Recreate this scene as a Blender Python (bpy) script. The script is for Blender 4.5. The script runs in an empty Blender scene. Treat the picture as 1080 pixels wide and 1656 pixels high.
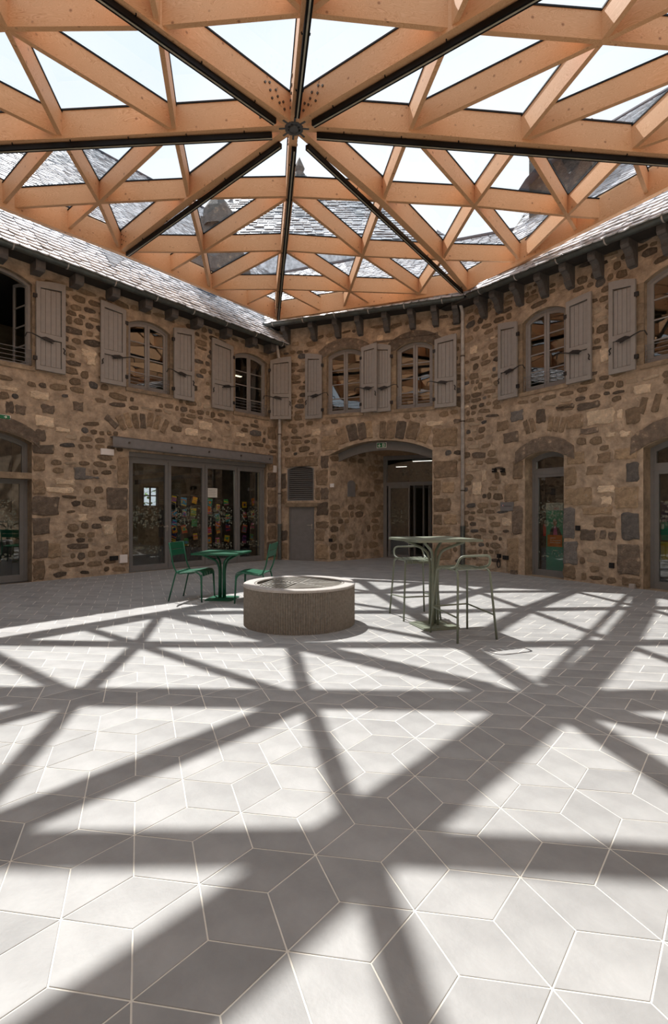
import bpy, bmesh, math, random
from mathutils import Vector, Matrix
R = random.Random(7)
PI = math.pi
C = bpy.context.scene.collection
scene = bpy.context.scene

# ------------------------------------------------------------------ camera
CAMH, F, HY, CX = 1.375, 822.0, 828.0, 540.0
cam_d = bpy.data.cameras.new('camera')
cam = bpy.data.objects.new('camera', cam_d); C.objects.link(cam)
cam.location = (0, 0, CAMH); cam.rotation_euler = (PI/2, 0, 0)
cam_d.sensor_fit = 'VERTICAL'; cam_d.sensor_height = 36; cam_d.sensor_width = 36
cam_d.lens = F/1656*36; cam_d.clip_start = .05; cam_d.clip_end = 400
scene.camera = cam
# ------------------------------------------------------------------ sky, sun, exposure
SKY_STRENGTH, SUN_STRENGTH = 1.5, 6.7
w = bpy.data.worlds.new('sky'); scene.world = w; w.use_nodes = True
nt = w.node_tree; nt.nodes.clear()
tc = nt.nodes.new('ShaderNodeTexCoord'); nz = nt.nodes.new('ShaderNodeTexNoise')
nz.inputs['Scale'].default_value = 1.6; nz.inputs['Detail'].default_value = 5
cr = nt.nodes.new('ShaderNodeValToRGB')
cr.color_ramp.elements[0].position = .38; cr.color_ramp.elements[0].color = (.54, .62, .72, 1)
cr.color_ramp.elements[1].position = .66; cr.color_ramp.elements[1].color = (.70, .735, .78, 1)
sp = nt.nodes.new('ShaderNodeSeparateXYZ')
hz = nt.nodes.new('ShaderNodeMapRange'); hz.inputs[1].default_value = -.02; hz.inputs[2].default_value = .02
mx = nt.nodes.new('ShaderNodeMixRGB'); mx.inputs[1].default_value = (.10, .10, .09, 1)
bg = nt.nodes.new('ShaderNodeBackground'); bg.inputs[1].default_value = SKY_STRENGTH
wo = nt.nodes.new('ShaderNodeOutputWorld')
L = nt.links.new
L(tc.outputs['Generated'], nz.inputs[0]); L(nz.outputs[0], cr.inputs[0]); L(tc.outputs['Generated'], sp.inputs[0])
L(sp.outputs[2], hz.inputs[0]); L(hz.outputs[0], mx.inputs[0]); L(cr.outputs[0], mx.inputs[2]); L(mx.outputs[0], bg.inputs[0]); L(bg.outputs[0], wo.inputs[0])
sd = bpy.data.lights.new('sun', 'SUN'); sd.energy = SUN_STRENGTH; sd.angle = math.radians(.6); sd.color = (1, .97, .94)
sun = bpy.data.objects.new('sun', sd); C.objects.link(sun); sun.location = (-4, 12, 20)
sun.rotation_euler = Vector((.30, -.525, -1)).to_track_quat('-Z', 'Y').to_euler()
vs = scene.view_settings; vs.view_transform = 'Standard'; vs.look = 'None'; vs.gamma = 1; vs.use_curve_mapping = False
vs.exposure = 0.12
scene.display_settings.display_device = 'sRGB'
scene.cycles.max_bounces = 10; scene.cycles.diffuse_bounces = 5; scene.cycles.transparent_max_bounces = 24

# ------------------------------------------------------------------ materials
def s2l(c): return tuple(((x/255)/12.92 if x/255 <= .04045 else ((x/255+.055)/1.055)**2.4) for x in c)
def mat(name, col, rough=.6, metal=0, noise=.12, nscale=8, bump=0, bscale=40, rnd=0, spec=.5, coords='Object', island=0, blend=None):
    m = bpy.data.materials.new(name); m.use_nodes = True; t = m.node_tree; b = t.nodes['Principled BSDF']
    c = s2l(col)
    b.inputs['Roughness'].default_value = rough; b.inputs['Metallic'].default_value = metal
    b.inputs['Specular IOR Level'].default_value = spec
    tcn = t.nodes.new('ShaderNodeTexCoord'); n = t.nodes.new('ShaderNodeTexNoise')
    n.inputs['Scale'].default_value = nscale; n.inputs['Detail'].default_value = 6; n.inputs['Roughness'].default_value = .6
    t.links.new(tcn.outputs[coords], n.inputs[0])
    r = t.nodes.new('ShaderNodeValToRGB')
    r.color_ramp.elements[0].position = .3; r.color_ramp.elements[1].position = .7
    r.color_ramp.elements[0].color = (*[max(0, x*(1-noise*1.6)) for x in c], 1)
    r.color_ramp.elements[1].color = (*[min(1, x*(1+noise*1.6)) for x in c], 1)
    t.links.new(n.outputs[0], r.inputs[0])
    if blend:   # patches of the wall's mortar smeared over the stone
        b2 = s2l(blend); e2 = r.color_ramp.elements.new(.60); e2.color = (*c, 1); r.color_ramp.elements[-1].color = (*b2, 1); r.color_ramp.elements[-1].position = .68
    out = r.outputs[0]
    for amt, src in ((rnd, 'obj'), (island, 'isl')):
        if not amt: continue
        if src == 'obj': o = t.nodes.new('ShaderNodeObjectInfo'); ro = o.outputs['Random']
        else: o = t.nodes.new('ShaderNodeNewGeometry'); ro = o.outputs['Random Per Island']
        mr = t.nodes.new('ShaderNodeMapRange'); mr.inputs[3].default_value = 1-amt; mr.inputs[4].default_value = 1+amt
        t.links.new(ro, mr.inputs[0])
        h = t.nodes.new('ShaderNodeHueSaturation'); t.links.new(mr.outputs[0], h.inputs['Value']); t.links.new(out, h.inputs['Color']); out = h.outputs[0]
    t.links.new(out, b.inputs['Base Color'])
    if bump:
        n2 = t.nodes.new('ShaderNodeTexNoise'); n2.inputs['Scale'].default_value = bscale; n2.inputs['Detail'].default_value = 8
        t.links.new(tcn.outputs[coords], n2.inputs[0])
        bp = t.nodes.new('ShaderNodeBump'); bp.inputs['Strength'].default_value = bump; bp.inputs['Distance'].default_value = .03
        t.links.new(n2.outputs[0], bp.inputs['Height']); t.links.new(bp.outputs[0], b.inputs['Normal'])
    return m
M = {}
M['tile'] = mat('basalt_tile', (156, 155, 153), .55, noise=.10, nscale=3.5, bump=.08, bscale=60, rnd=.09, island=.09, spec=.4)
M['joint'] = mat('tile_joint', (228, 222, 210), .9, noise=.06)
M['mortar'] = mat('lime_mortar', (176, 156, 134), .95, noise=.26, nscale=5, bump=1, bscale=14)
M['st_dark'] = mat('dark_basalt', (122, 108, 94), .9, noise=.3, nscale=9, bump=.9, bscale=30, blend=(166, 147, 126), rnd=.3)
M['st_brown'] = mat('brown_basalt', (150, 129, 105), .9, noise=.3, nscale=9, bump=.9, bscale=30, blend=(166, 147, 126), rnd=.25)
M['st_tan'] = mat('tan_stone', (174, 150, 121), .9, noise=.3, nscale=9, bump=.9, bscale=30, blend=(166, 147, 126), rnd=.2)
M['st_pale'] = mat('pale_stone', (222, 200, 172), .9, noise=.15, nscale=12, bump=.9, bscale=40, rnd=.12)
M['st_grey'] = mat('grey_stone', (120, 115, 110), .9, noise=.25, nscale=9, bump=.9, bscale=30, blend=(166, 147, 126), rnd=.25)
M['dressed'] = mat('dressed_stone', (148, 130, 108), .9, noise=.25, nscale=6, bump=.5, bscale=40, rnd=.15)
M['corbel'] = mat('dark_painted_wood', (92, 89, 87), .7, noise=.2, bump=.2)
M['soffit'] = mat('soffit_wood', (52, 48, 44), .8)
M['shutter'] = mat('grey_shutter_paint', (152, 147, 142), .5, noise=.05)
M['frame'] = mat('grey_frame_paint', (146, 142, 139), .45, noise=.05)
M['alu'] = mat('dark_grey_aluminium', (122, 121, 120), .4, noise=.04)
M['steel'] = mat('grey_painted_steel', (124, 122, 122), .45, noise=.06)
M['iron'] = mat('black_iron', (34, 31, 30), .5)
M['zinc'] = mat('zinc_gutter', (98, 104, 102), .38, metal=.5, noise=.15)
M['pipe'] = mat('zinc_downpipe', (196, 191, 186), .38, metal=0, noise=.15)
M['slate'] = mat('slate', (200, 201, 204), .32, noise=.25, nscale=7, rnd=.15, island=.28, spec=1)
M['lead'] = mat('lead_flashing', (70, 72, 80), .8, noise=.2)
M['black'] = mat('black_plastic', (22, 22, 23), .5)
M['white'] = mat('white_plastic', (235, 230, 226), .5, noise=.02)
M['track'] = mat('black_track', (14, 14, 15), .5, spec=.2)
M['ledstrip'] = mat('led_strip', (172, 168, 150), .4)
M['hub'] = mat('hub_steel', (96, 98, 100), .5, metal=.3)
M['bolt'] = mat('bolt_steel', (104, 98, 90), .4, metal=.8)
M['green'] = mat('green_lacquer', (20, 92, 66), .35, noise=.03)
M['sage'] = mat('sage_lacquer', (122, 128, 112), .4, noise=.03)
M['concrete'] = mat('volcanic_concrete', (146, 138, 128), .9, noise=.14, nscale=30, bump=.5, bscale=120)
M['rim'] = mat('cut_stone_rim', (176, 170, 164), .7, noise=.08, nscale=30)
M['grille'] = mat('grille_metal', (158, 154, 146), .4, metal=0)
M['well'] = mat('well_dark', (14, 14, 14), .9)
M['plaster'] = mat('plaster', (150, 132, 104), .9)
M['ceil'] = mat('ceiling_board', (170, 140, 108), .8)
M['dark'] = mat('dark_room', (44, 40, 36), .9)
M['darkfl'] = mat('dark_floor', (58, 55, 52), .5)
M['paper'] = mat('paper', (225, 224, 214), .8, noise=.02)
M['signgreen'] = mat('sign_green', (20, 116, 74), .4, noise=.02)
M['signwhite'] = mat('sign_white', (232, 240, 232), .4, noise=.01)
M['leaf'] = mat('foliage', (96, 150, 52), .7, noise=.4, nscale=6)
def flat(name, c): M[name] = mat(name, c, .7, noise=.03); return M[name]
for k, c in dict(c_yellow=(240, 205, 40), c_blue=(60, 160, 215), c_red=(222, 52, 44), c_pink=(232, 112, 170), c_orange=(240, 132, 36), c_green=(50, 160, 82), c_purple=(170, 90, 190), c_teal=(46, 176, 140), c_navy=(30, 40, 110), c_skin=(196, 150, 124), c_hair=(90, 84, 78), c_coat=(24, 22, 26)).items(): flat(k, c)

def glass_mat(name, tint, refl, base=.04):
    m = bpy.data.materials.new(name); m.use_nodes = True; t = m.node_tree; t.nodes.clear()
    o = t.nodes.new('ShaderNodeOutputMaterial'); mix = t.nodes.new('ShaderNodeMixShader')
    tr = t.nodes.new('ShaderNodeBsdfTransparent'); tr.inputs[0].default_value = (*tint, 1)
    gl = t.nodes.new('ShaderNodeBsdfGlossy'); gl.inputs['Roughness'].default_value = .01
    ge = t.nodes.new('ShaderNodeNewGeometry'); vd = t.nodes.new('ShaderNodeVectorMath'); vd.operation = 'DOT_PRODUCT'
    t.links.new(ge.outputs['Incoming'], vd.inputs[0]); t.links.new(ge.outputs['Normal'], vd.inputs[1])
    ab = t.nodes.new('ShaderNodeMath'); ab.operation = 'ABSOLUTE'; t.links.new(vd.outputs['Value'], ab.inputs[0])
    om = t.nodes.new('ShaderNodeMath'); om.operation = 'SUBTRACT'; om.inputs[0].default_value = 1; t.links.new(ab.outputs[0], om.inputs[1])
    pw_ = t.nodes.new('ShaderNodeMath'); pw_.operation = 'POWER'; pw_.inputs[1].default_value = 5; t.links.new(om.outputs[0], pw_.inputs[0])
    fr = t.nodes.new('ShaderNodeMath'); fr.operation = 'MULTIPLY_ADD'; fr.inputs[1].default_value = .96; fr.inputs[2].default_value = .04; t.links.new(pw_.outputs[0], fr.inputs[0])
    mu = t.nodes.new('ShaderNodeMath'); mu.operation = 'MULTIPLY_ADD'; mu.inputs[1].default_value = refl; mu.inputs[2].default_value = base; mu.use_clamp = True
    t.links.new(fr.outputs[0], mu.inputs[0]); t.links.new(mu.outputs[0], mix.inputs[0]); t.links.new(tr.outputs[0], mix.inputs[1]); t.links.new(gl.outputs[0], mix.inputs[2]); t.links.new(mix.outputs[0], o.inputs[0])
    return m
M['roofglass'] = glass_mat('roof_glass', (.97, .985, .985), 1.6, .02)
M['glass'] = glass_mat('window_glass', (.78, .80, .78), 2.2, .03)
def decal_mat():
    m = bpy.data.materials.new('frosted_decal'); m.use_nodes = True; t = m.node_tree; b = t.nodes['Principled BSDF']
    b.inputs['Base Color'].default_value = (*s2l((170, 176, 158)), 1); b.inputs['Alpha'].default_value = .24; b.inputs['Roughness'].default_value = .8
    return m
M['decal'] = decal_mat()

def wood_mat():
    m = bpy.data.materials.new('glulam_timber'); m.use_nodes = True; t = m.node_tree; b = t.nodes['Principled BSDF']
    b.inputs['Roughness'].default_value = .55; b.inputs['Specular IOR Level'].default_value = .25
    N = t.nodes.new; K = t.links.new
    uv = N('ShaderNodeUVMap'); uv.uv_map = 'UVMap'
    oi = N('ShaderNodeObjectInfo'); va = N('ShaderNodeVectorMath'); va.operation = 'ADD'
    cb = N('ShaderNodeCombineXYZ'); mul = N('ShaderNodeMath'); mul.operation = 'MULTIPLY'; mul.inputs[1].default_value = 37
    K(oi.outputs['Random'], mul.inputs[0]); K(mul.outputs[0], cb.inputs[0]); K(mul.outputs[0], cb.inputs[2]); K(uv.outputs[0], va.inputs[0]); K(cb.outputs[0], va.inputs[1])
    mp = N('ShaderNodeMapping'); mp.inputs['Scale'].default_value = (.9, 3.2, 1); K(va.outputs[0], mp.inputs[0])
    n1 = N('ShaderNodeTexNoise'); n1.inputs['Scale'].default_value = 1.6; n1.inputs['Detail'].default_value = 3; n1.inputs['Distortion'].default_value = 1.2; K(mp.outputs[0], n1.inputs[0])
    wv = N('ShaderNodeMath'); wv.operation = 'MULTIPLY'; wv.inputs[1].default_value = 34; K(n1.outputs[0], wv.inputs[0])
    fr = N('ShaderNodeMath'); fr.operation = 'FRACT'; K(wv.outputs[0], fr.inputs[0])
    cr = N('ShaderNodeValToRGB'); e = cr.color_ramp.elements
    e[0].position = 0; e[0].color = (*s2l((216, 166, 122)), 1); e[1].position = 1; e[1].color = (*s2l((222, 175, 132)), 1)
    x = cr.color_ramp.elements.new(.80); x.color = (*s2l((229, 184, 142)), 1); x = cr.color_ramp.elements.new(.90); x.color = (*s2l((200, 144, 100)), 1)
    K(fr.outputs[0], cr.inputs[0])
    vo = N('ShaderNodeTexVoronoi'); vo.inputs['Scale'].default_value = 5.5; K(va.outputs[0], vo.inputs[0])
    kr = N('ShaderNodeValToRGB'); kr.color_ramp.elements[0].position = .05; kr.color_ramp.elements[0].color = (1, 1, 1, 1); kr.color_ramp.elements[1].position = .13; kr.color_ramp.elements[1].color = (0, 0, 0, 1)
    K(vo.outputs[0], kr.inputs[0])
    mk = N('ShaderNodeMath'); mk.operation = 'MULTIPLY'; mk.inputs[1].default_value = .75; K(kr.outputs[0], mk.inputs[0])
    mxx = N('ShaderNodeMixRGB'); mxx.inputs[2].default_value = (*s2l((138, 88, 58)), 1)
    K(mk.outputs[0], mxx.inputs[0]); K(cr.outputs[0], mxx.inputs[1])
    n3 = N('ShaderNodeTexNoise'); n3.inputs['Scale'].default_value = .8; K(va.outputs[0], n3.inputs[0])
    hs = N('ShaderNodeHueSaturation'); mr = N('ShaderNodeMapRange'); mr.inputs[3].default_value = .86; mr.inputs[4].default_value = 1.14
    K(n3.outputs[0], mr.inputs[0]); K(mr.outputs[0], hs.inputs['Value']); K(mxx.outputs[0], hs.inputs['Color']); K(hs.outputs[0], b.inputs['Base Color'])
    return m
M['wood'] = wood_mat()

# ------------------------------------------------------------------ mesh helpers
class MB:
    def __init__(s): s.v = []; s.f = []; s.uv = []
    def add(s, vs, fs, uvs=None):
        o = len(s.v); s.v += [tuple(x) for x in vs]
        for i, f in enumerate(fs):
            s.f.append(tuple(o+k for k in f)); s.uv.append(uvs[i] if uvs else None)
        return s
    def box(s, x0, x1, y0, y1, z0, z1):
        return s.add([(x, y, z) for z in (z0, z1) for y in (y0, y1) for x in (x0, x1)],
                     [(0, 2, 3, 1), (4, 5, 7, 6), (0, 1, 5, 4), (2, 6, 7, 3), (0, 4, 6, 2), (1, 3, 7, 5)])
    def hexa(s, b, t):   # bottom quad, top quad
        return s.add(list(b)+list(t), [(3, 2, 1, 0), (4, 5, 6, 7), (0, 1, 5, 4), (1, 2, 6, 5), (2, 3, 7, 6), (3, 0, 4, 7)])
    def prism(s, pts, y0, y1, ax='y'):   # polygon in xz extruded in y (ax='y') or in xy extruded in z
        n = len(pts)
        P = (lambda p, d: (p[0], d, p[1])) if ax == 'y' else ((lambda p, d: (p[0], p[1], d)) if ax == 'z' else (lambda p, d: (d, p[0], p[1])))
        return s.add([P(p, y0) for p in pts]+[P(p, y1) for p in pts],
                     [tuple(range(n)), tuple(range(2*n-1, n-1, -1))]+[(i, i+n, (i+1) % n+n, (i+1) % n) for i in range(n)])
    def ring(s, a, b, y0, y1):   # frame between two outlines of equal length
        n = len(a); v = [(p[0], y0, p[1]) for p in a]+[(p[0], y0, p[1]) for p in b]+[(p[0], y1, p[1]) for p in a]+[(p[0], y1, p[1]) for p in b]
        f = []
        for i in range(n):
            j = (i+1) % n
            f += [(i, j, n+j, n+i), (2*n+i, 3*n+i, 3*n+j, 2*n+j), (i, 2*n+i, 2*n+j, j), (n+i, n+j, 3*n+j, 3*n+i)]
        return s.add(v, f)
    def tube(s, pts, r, k=8, closed=False):
        pts = [Vector(p) for p in pts]; n = len(pts); rings = []; up = None
        for i, p in enumerate(pts):
            if closed: d = pts[(i+1) % n]-pts[i-1]
            else: d = pts[min(i+1, n-1)]-pts[max(i-1, 0)]
            d.normalize()
            if up is None: up = Vector((0, 0, 1)) if abs(d.z) < .9 else Vector((1, 0, 0))
            a = d.cross(up)
            if a.length < 1e-4: a = d.cross(Vector((0, 1, .3)))
            a.normalize(); b = a.cross(d).normalized(); up = b
            rr = r[i] if isinstance(r, (list, tuple)) else r
            rings.append([p+a*rr*math.cos(2*PI*j/k)+b*rr*math.sin(2*PI*j/k) for j in range(k)])
        vs = [v for g in rings for v in g]; f = []
        for i in range(n if closed else n-1):
            i2 = (i+1) % n
            for j in range(k): f.append((i*k+j, i*k+(j+1) % k, i2*k+(j+1) % k, i2*k+j))
        if not closed: f += [tuple(range(k-1, -1, -1)), tuple((n-1)*k+j for j in range(k))]
        return s.add(vs, f)
    def lathe(s, prof, k=48, c=(0, 0, 0)):
        n = len(prof); vs = [(c[0]+r*math.cos(2*PI*i/k), c[1]+r*math.sin(2*PI*i/k), c[2]+z) for i in range(k) for r, z in prof]
        f = [(i*n+j, ((i+1) % k)*n+j, ((i+1) % k)*n+j+1, i*n+j+1) for i in range(k) for j in range(n-1)]
        return s.add(vs, f)
    def build(s, name, m, parent=None, loc=None, smooth=False, **props):
        me = bpy.data.meshes.new(name); me.from_pydata(s.v, [], s.f)
        if any(s.uv):
            ul = me.uv_layers.new(name='UVMap'); k = 0
            for i, f in enumerate(s.f):
                for j in range(len(f)):
                    ul.data[k].uv = s.uv[i][j] if s.uv[i] else (0, 0); k += 1
        bm = bmesh.new(); bm.from_mesh(me); bmesh.ops.recalc_face_normals(bm, faces=bm.faces); bm.to_mesh(me); bm.free()
        if smooth:
            for p in me.polygons: p.use_smooth = True
        me.materials.append(m if not isinstance(m, str) else M[m])
        o = bpy.data.objects.new(name, me); C.objects.link(o)
        if parent: o.parent = parent
        if loc: o.location = loc
        for a, b in props.items(): o[a] = b
        return o
def inst(src, name, parent, loc=(0, 0, 0), rot=None, scale=None):
    o = bpy.data.objects.new(name, src.data if hasattr(src, 'data') else src); C.objects.link(o); o.parent = parent; o.location = loc
    if rot: o.rotation_euler = rot
    if scale: o.scale = scale
    return o
def copy_tree(o, parent=None):
    c = o.copy(); C.objects.link(c); c.parent = parent
    for ch in list(o.children): copy_tree(ch, c)
    return c
def empty(name, loc=(0, 0, 0), rz=0, **p):
    o = bpy.data.objects.new(name, None); C.objects.link(o); o.location = loc; o.rotation_euler = (0, 0, rz); o.empty_display_size = .2
    for a, b in p.items(): o[a] = b
    return o
def tag(o, label, cat, group=None):
    o['label'] = label; o['category'] = cat
    if group: o['group'] = group
    return o
def arc_pts(x0, x1, z0, zs, zc, n=12):   # outline with a segmental arched head
    w_ = (x1-x0)/2; h = zc-zs
    if h < 1e-3: return [(x0, z0), (x0, zs)]+[(x0+(x1-x0)*i/n, zs) for i in range(1, n)]+[(x1, zs), (x1, z0)]
    r = (w_*w_+h*h)/(2*h); cx, cz = (x0+x1)/2, zc-r; a = math.asin(min(1, w_/r))
    return [(x0, z0)]+[(cx+r*math.sin(-a+2*a*i/n), cz+r*math.cos(-a+2*a*i/n)) for i in range(n+1)]+[(x1, z0)]

# ------------------------------------------------------------------ walls: frames of reference
def az(U): return math.atan2(U[1], U[0])
class Wall:   # x along the wall (left to right seen from the court), y into the wall, z up
    def __init__(s, O, U):
        l = math.hypot(*U); s.O = O; s.U = (U[0]/l, U[1]/l); s.N = (s.U[1], -s.U[0]); s.rz = az(s.U)
    def hit(s, px, py, d=0):   # point of the wall plane (moved d towards the court) where the sight line meets it
        dx = (px-CX)/F; ox, oy = s.O[0]+d*s.N[0], s.O[1]+d*s.N[1]
        t = (ox*s.N[0]+oy*s.N[1])/(dx*s.N[0]+s.N[1])
        x, y = dx*t, t
        return ((x-ox)*s.U[0]+(y-oy)*s.U[1], CAMH+(HY-py)/F*t)
    def P(s, u, z=0, d=0): return Vector((s.O[0]+u*s.U[0]+d*s.N[0], s.O[1]+u*s.U[1]+d*s.N[1], z))
    def empty(s, name, u=0, z=0, d=0, **p): return empty(name, s.P(u, z, d), s.rz, **p)
A, B = (-1.66, 14.75), (3.13, 12.6)
C1, C2, C3, C4, C5 = (-7.95, 7.77), (-6.3, 1.2), (.6, -2.1), (6.1, 1.6), (6.58, 7.45)
WL = Wall(C1, (A[0]-C1[0], A[1]-C1[1])); LL_ = math.hypot(A[0]-C1[0], A[1]-C1[1])
WM = Wall(A, (B[0]-A[0], B[1]-A[1])); LM = math.hypot(B[0]-A[0], B[1]-A[1])
WR = Wall(B, (C5[0]-B[0], C5[1]-B[1])); LR_ = math.hypot(C5[0]-B[0], C5[1]-B[1])

def wall_skin(name, W, length, top, holes, depth=.32, m='mortar', jamb='dressed', xr=(0, 0)):
    root = W.empty(name, kind='structure')
    bm = bmesh.new()
    outer = [(-xr[0], -.1), (length+xr[1], -.1), (length+xr[1], top), (-xr[0], top)]
    edges = []
    for loop in [outer]+[h['pts'] for h in holes]:
        vs_ = [bm.verts.new((x, 0, z)) for x, z in loop]
        edges += [bm.edges.new((vs_[i], vs_[(i+1) % len(vs_)])) for i in range(len(vs_))]
    bmesh.ops.triangle_fill(bm, use_beauty=True, use_dissolve=False, edges=edges)
    me = bpy.data.meshes.new('wall_face'); bm.to_mesh(me); bm.free(); me.materials.append(M[m])
    o = bpy.data.objects.new('wall_face', me); C.objects.link(o); o.parent = root
    for h in holes:
        if h.get('noreveal'): continue
        p = h['pts']; n = len(p); dd = h.get('depth', depth)
        MB().add([(x, 0, z) for x, z in p]+[(x, dd, z) for x, z in p], [(i, (i+1) % n, (i+1) % n+n, i+n) for i in range(n)]).build('reveal', jamb, root)
    return root

# ------------------------------------------------------------------ openings (on the wall planes)
def opening(W, xl, yb, ys, xr=None, width=None, rise=.15, d=-.1, right_ref=False, z0=None):
    px = xr if right_ref else xl
    u, zs = W.hit(px, ys, d)
    zb = z0 if z0 is not None else W.hit(px, yb, d)[1]
    if right_ref: u1 = u; u0 = W.hit(xl, ys, d)[0] if xl is not None else u-width
    else: u0 = u; u1 = W.hit(xr, ys, d)[0] if xr is not None else u+width
    return dict(u0=u0, u1=u1, z0=zb, zs=zs, zc=zs+rise, pts=arc_pts(u0, u1, zb, zs, zs+rise, 12))
win = {
 1: (WL, opening(WL, None, 594, 462, 49, 1.15, .17, right_ref=True)),
 2: (WL, opening(WL, 204, 627, 523, 271, rise=.15)),
 3: (WL, opening(WL, 376, 666, 574, 428, rise=.14)),
 4: (WM, opening(WM, 531, 672, 578, 587, rise=.15)),
 5: (WM, opening(WM, 642.5, 663, 568, 701, rise=.16)),
 6: (WR, opening(WR, 850, 636, 524, 919, rise=.16)),
 7: (WR, opening(WR, 1046, 590, 458, None, 1.2, .17)),
}
dop = {
 1: opening(WL, None, 942, 716, 51.7, 1.6, .2, 0, True, 0),
 2: dict(zip(('u0', 'z'), WL.hit(208.5, 728))), 
 3: opening(WM, 466.7, 906, 820, 508, rise=0, d=0, z0=0),
 4: opening(WM, 532, 0, 736, 699, rise=.33, d=0, z0=0),
 5: opening(WR, 848.5, 928, 742, 911.5, rise=.12, d=0, z0=0),
 6: opening(WR, 1040, 955, 724, None, 1.25, .16, 0, z0=0),
}
g = dop[2]; g['u1'], zr = WL.hit(431, 752); g['z1'] = (g['z']+zr)/2; g['pts'] = [(g['u0'], 0), (g['u0'], g['z1']), (g['u1'], g['z1']), (g['u1'], 0)]
lou = opening(WM, 464.5, 810, 759, 507.5, rise=.1, d=0)
for h in dop.values(): h['depth'] = .4
dop[4]['noreveal'] = True; lou['depth'] = .12
TOPL, TOPM, TOPR = 6.35, 6.8, 6.6
wall_l = wall_skin('wall_left', WL, LL_, TOPL, [win[1][1], win[2][1], win[3][1], dop[1], dop[2]])
wall_m = wall_skin('wall_far', WM, LM, TOPM, [win[4][1], win[5][1], dop[3], dop[4], lou])
wall_r = wall_skin('wall_right', WR, LR_, TOPR, [win[6][1], win[7][1], dop[5], dop[6]])
for nm, P0, P1 in (('wall_side_left', C2, C1), ('wall_back_left', C3, C2), ('wall_back_right', C4, C3), ('wall_side_right', C5, C4)):
    Wb = Wall(P0, (P1[0]-P0[0], P1[1]-P0[1])); wall_skin(nm, Wb, math.hypot(P1[0]-P0[0], P1[1]-P0[1]), 6.5, [])

# rooms behind the walls (dark interiors seen through the glass)
def room(name, root, x0, x1, y0, y1, z0, z1, back='plaster', side='dark', hole=None):
    m = MB()
    m.add([(x0, y0, z0), (x0, y1, z0), (x0, y1, z1), (x0, y0, z1)], [(0, 1, 2, 3)])
    m.add([(x1, y0, z0), (x1, y1, z0), (x1, y1, z1), (x1, y0, z1)], [(0, 1, 2, 3)])
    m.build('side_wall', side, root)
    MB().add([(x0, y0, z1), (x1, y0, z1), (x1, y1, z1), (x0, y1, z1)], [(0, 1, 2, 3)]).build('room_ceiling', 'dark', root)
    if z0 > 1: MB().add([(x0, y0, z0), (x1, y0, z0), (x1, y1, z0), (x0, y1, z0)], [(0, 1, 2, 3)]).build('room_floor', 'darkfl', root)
    b = MB()
    if hole:
        a0, a1, b0, b1 = hole
        for q in ((x0, a0, z0, z1), (a1, x1, z0, z1), (a0, a1, z0, b0), (a0, a1, b1, z1)):
            b.add([(q[0], y1, q[2]), (q[1], y1, q[2]), (q[1], y1, q[3]), (q[0], y1, q[3])], [(0, 1, 2, 3)])
    else: b.add([(x0, y1, z0), (x1, y1, z0), (x1, y1, z1), (x0, y1, z1)], [(0, 1, 2, 3)])
    b.build('back_wall', back, root)
rl = WL.empty('wall_left_rooms', kind='structure'); rm = WM.empty('wall_far_rooms', kind='structure'); rr = WR.empty('wall_right_rooms', kind='structure')
GX0, GX1 = dop[2]['u0'], dop[2]['u1']
hole_u, hole_z = GX0+.15, 1.2
def on_depth(W, px, py, y): return W.hit(px, py, -y)
hu0, hz1 = on_depth(WL, 230, 786, 4.5); hu1, hz0 = on_depth(WL, 256, 820, 4.5)
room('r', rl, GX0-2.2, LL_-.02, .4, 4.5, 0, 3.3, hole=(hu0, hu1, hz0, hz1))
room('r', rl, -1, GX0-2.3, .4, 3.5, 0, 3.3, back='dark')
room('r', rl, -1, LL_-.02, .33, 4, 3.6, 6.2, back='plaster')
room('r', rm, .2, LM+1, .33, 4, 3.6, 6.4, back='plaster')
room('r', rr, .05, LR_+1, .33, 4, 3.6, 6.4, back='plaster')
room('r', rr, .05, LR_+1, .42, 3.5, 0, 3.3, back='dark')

# ------------------------------------------------------------------ rubble stones
def stone_mesh(i, n=9):
    rr_ = random.Random(i); pts = []
    for k in range(n):
        a = 2*PI*(k+rr_.uniform(-.25, .25))/n; c, s_ = math.cos(a), math.sin(a)
        p = rr_.choice((3.5, 5, 7)); q = (abs(c)**p+abs(s_)**p)**(-1/p)*.5*rr_.uniform(.80, 1.0)
        pts.append((c*q, s_*q))
    v = [(x, .6, z) for x, z in pts]+[(x, -.45, z) for x, z in pts]+[(x*.78+rr_.uniform(-.03, .03), -1+rr_.uniform(-.15, .15), z*.74) for x, z in pts]+[(rr_.uniform(-.1, .1), -.9, rr_.uniform(-.1, .1))]
    f = []
    for b in (0, n): f += [(b+k, b+(k+1) % n, b+n+(k+1) % n, b+n+k) for k in range(n)]
    f += [(2*n+k, 2*n+(k+1) % n, 3*n) for k in range(n)]
    return v, f
SM = [stone_mesh(i) for i in range(14)]
SMESH = {}
def stone_data(i, mk):
    if (i, mk) not in SMESH:
        me = bpy.data.meshes.new('stone'); me.from_pydata(SM[i][0], [], SM[i][1]); me.materials.append(M[mk])
        for p in me.polygons: p.use_smooth = True
        SMESH[(i, mk)] = me
    return SMESH[(i, mk)]
CH = [('st_dark', 13), ('st_brown', 34), ('st_tan', 38), ('st_pale', 9), ('st_grey', 6)]
def pick(r_):
    x = r_.random()*sum(c for _, c in CH)
    for n_, c in CH:
        x -= c
        if x < 0: return n_
    return CH[0][0]
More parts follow.
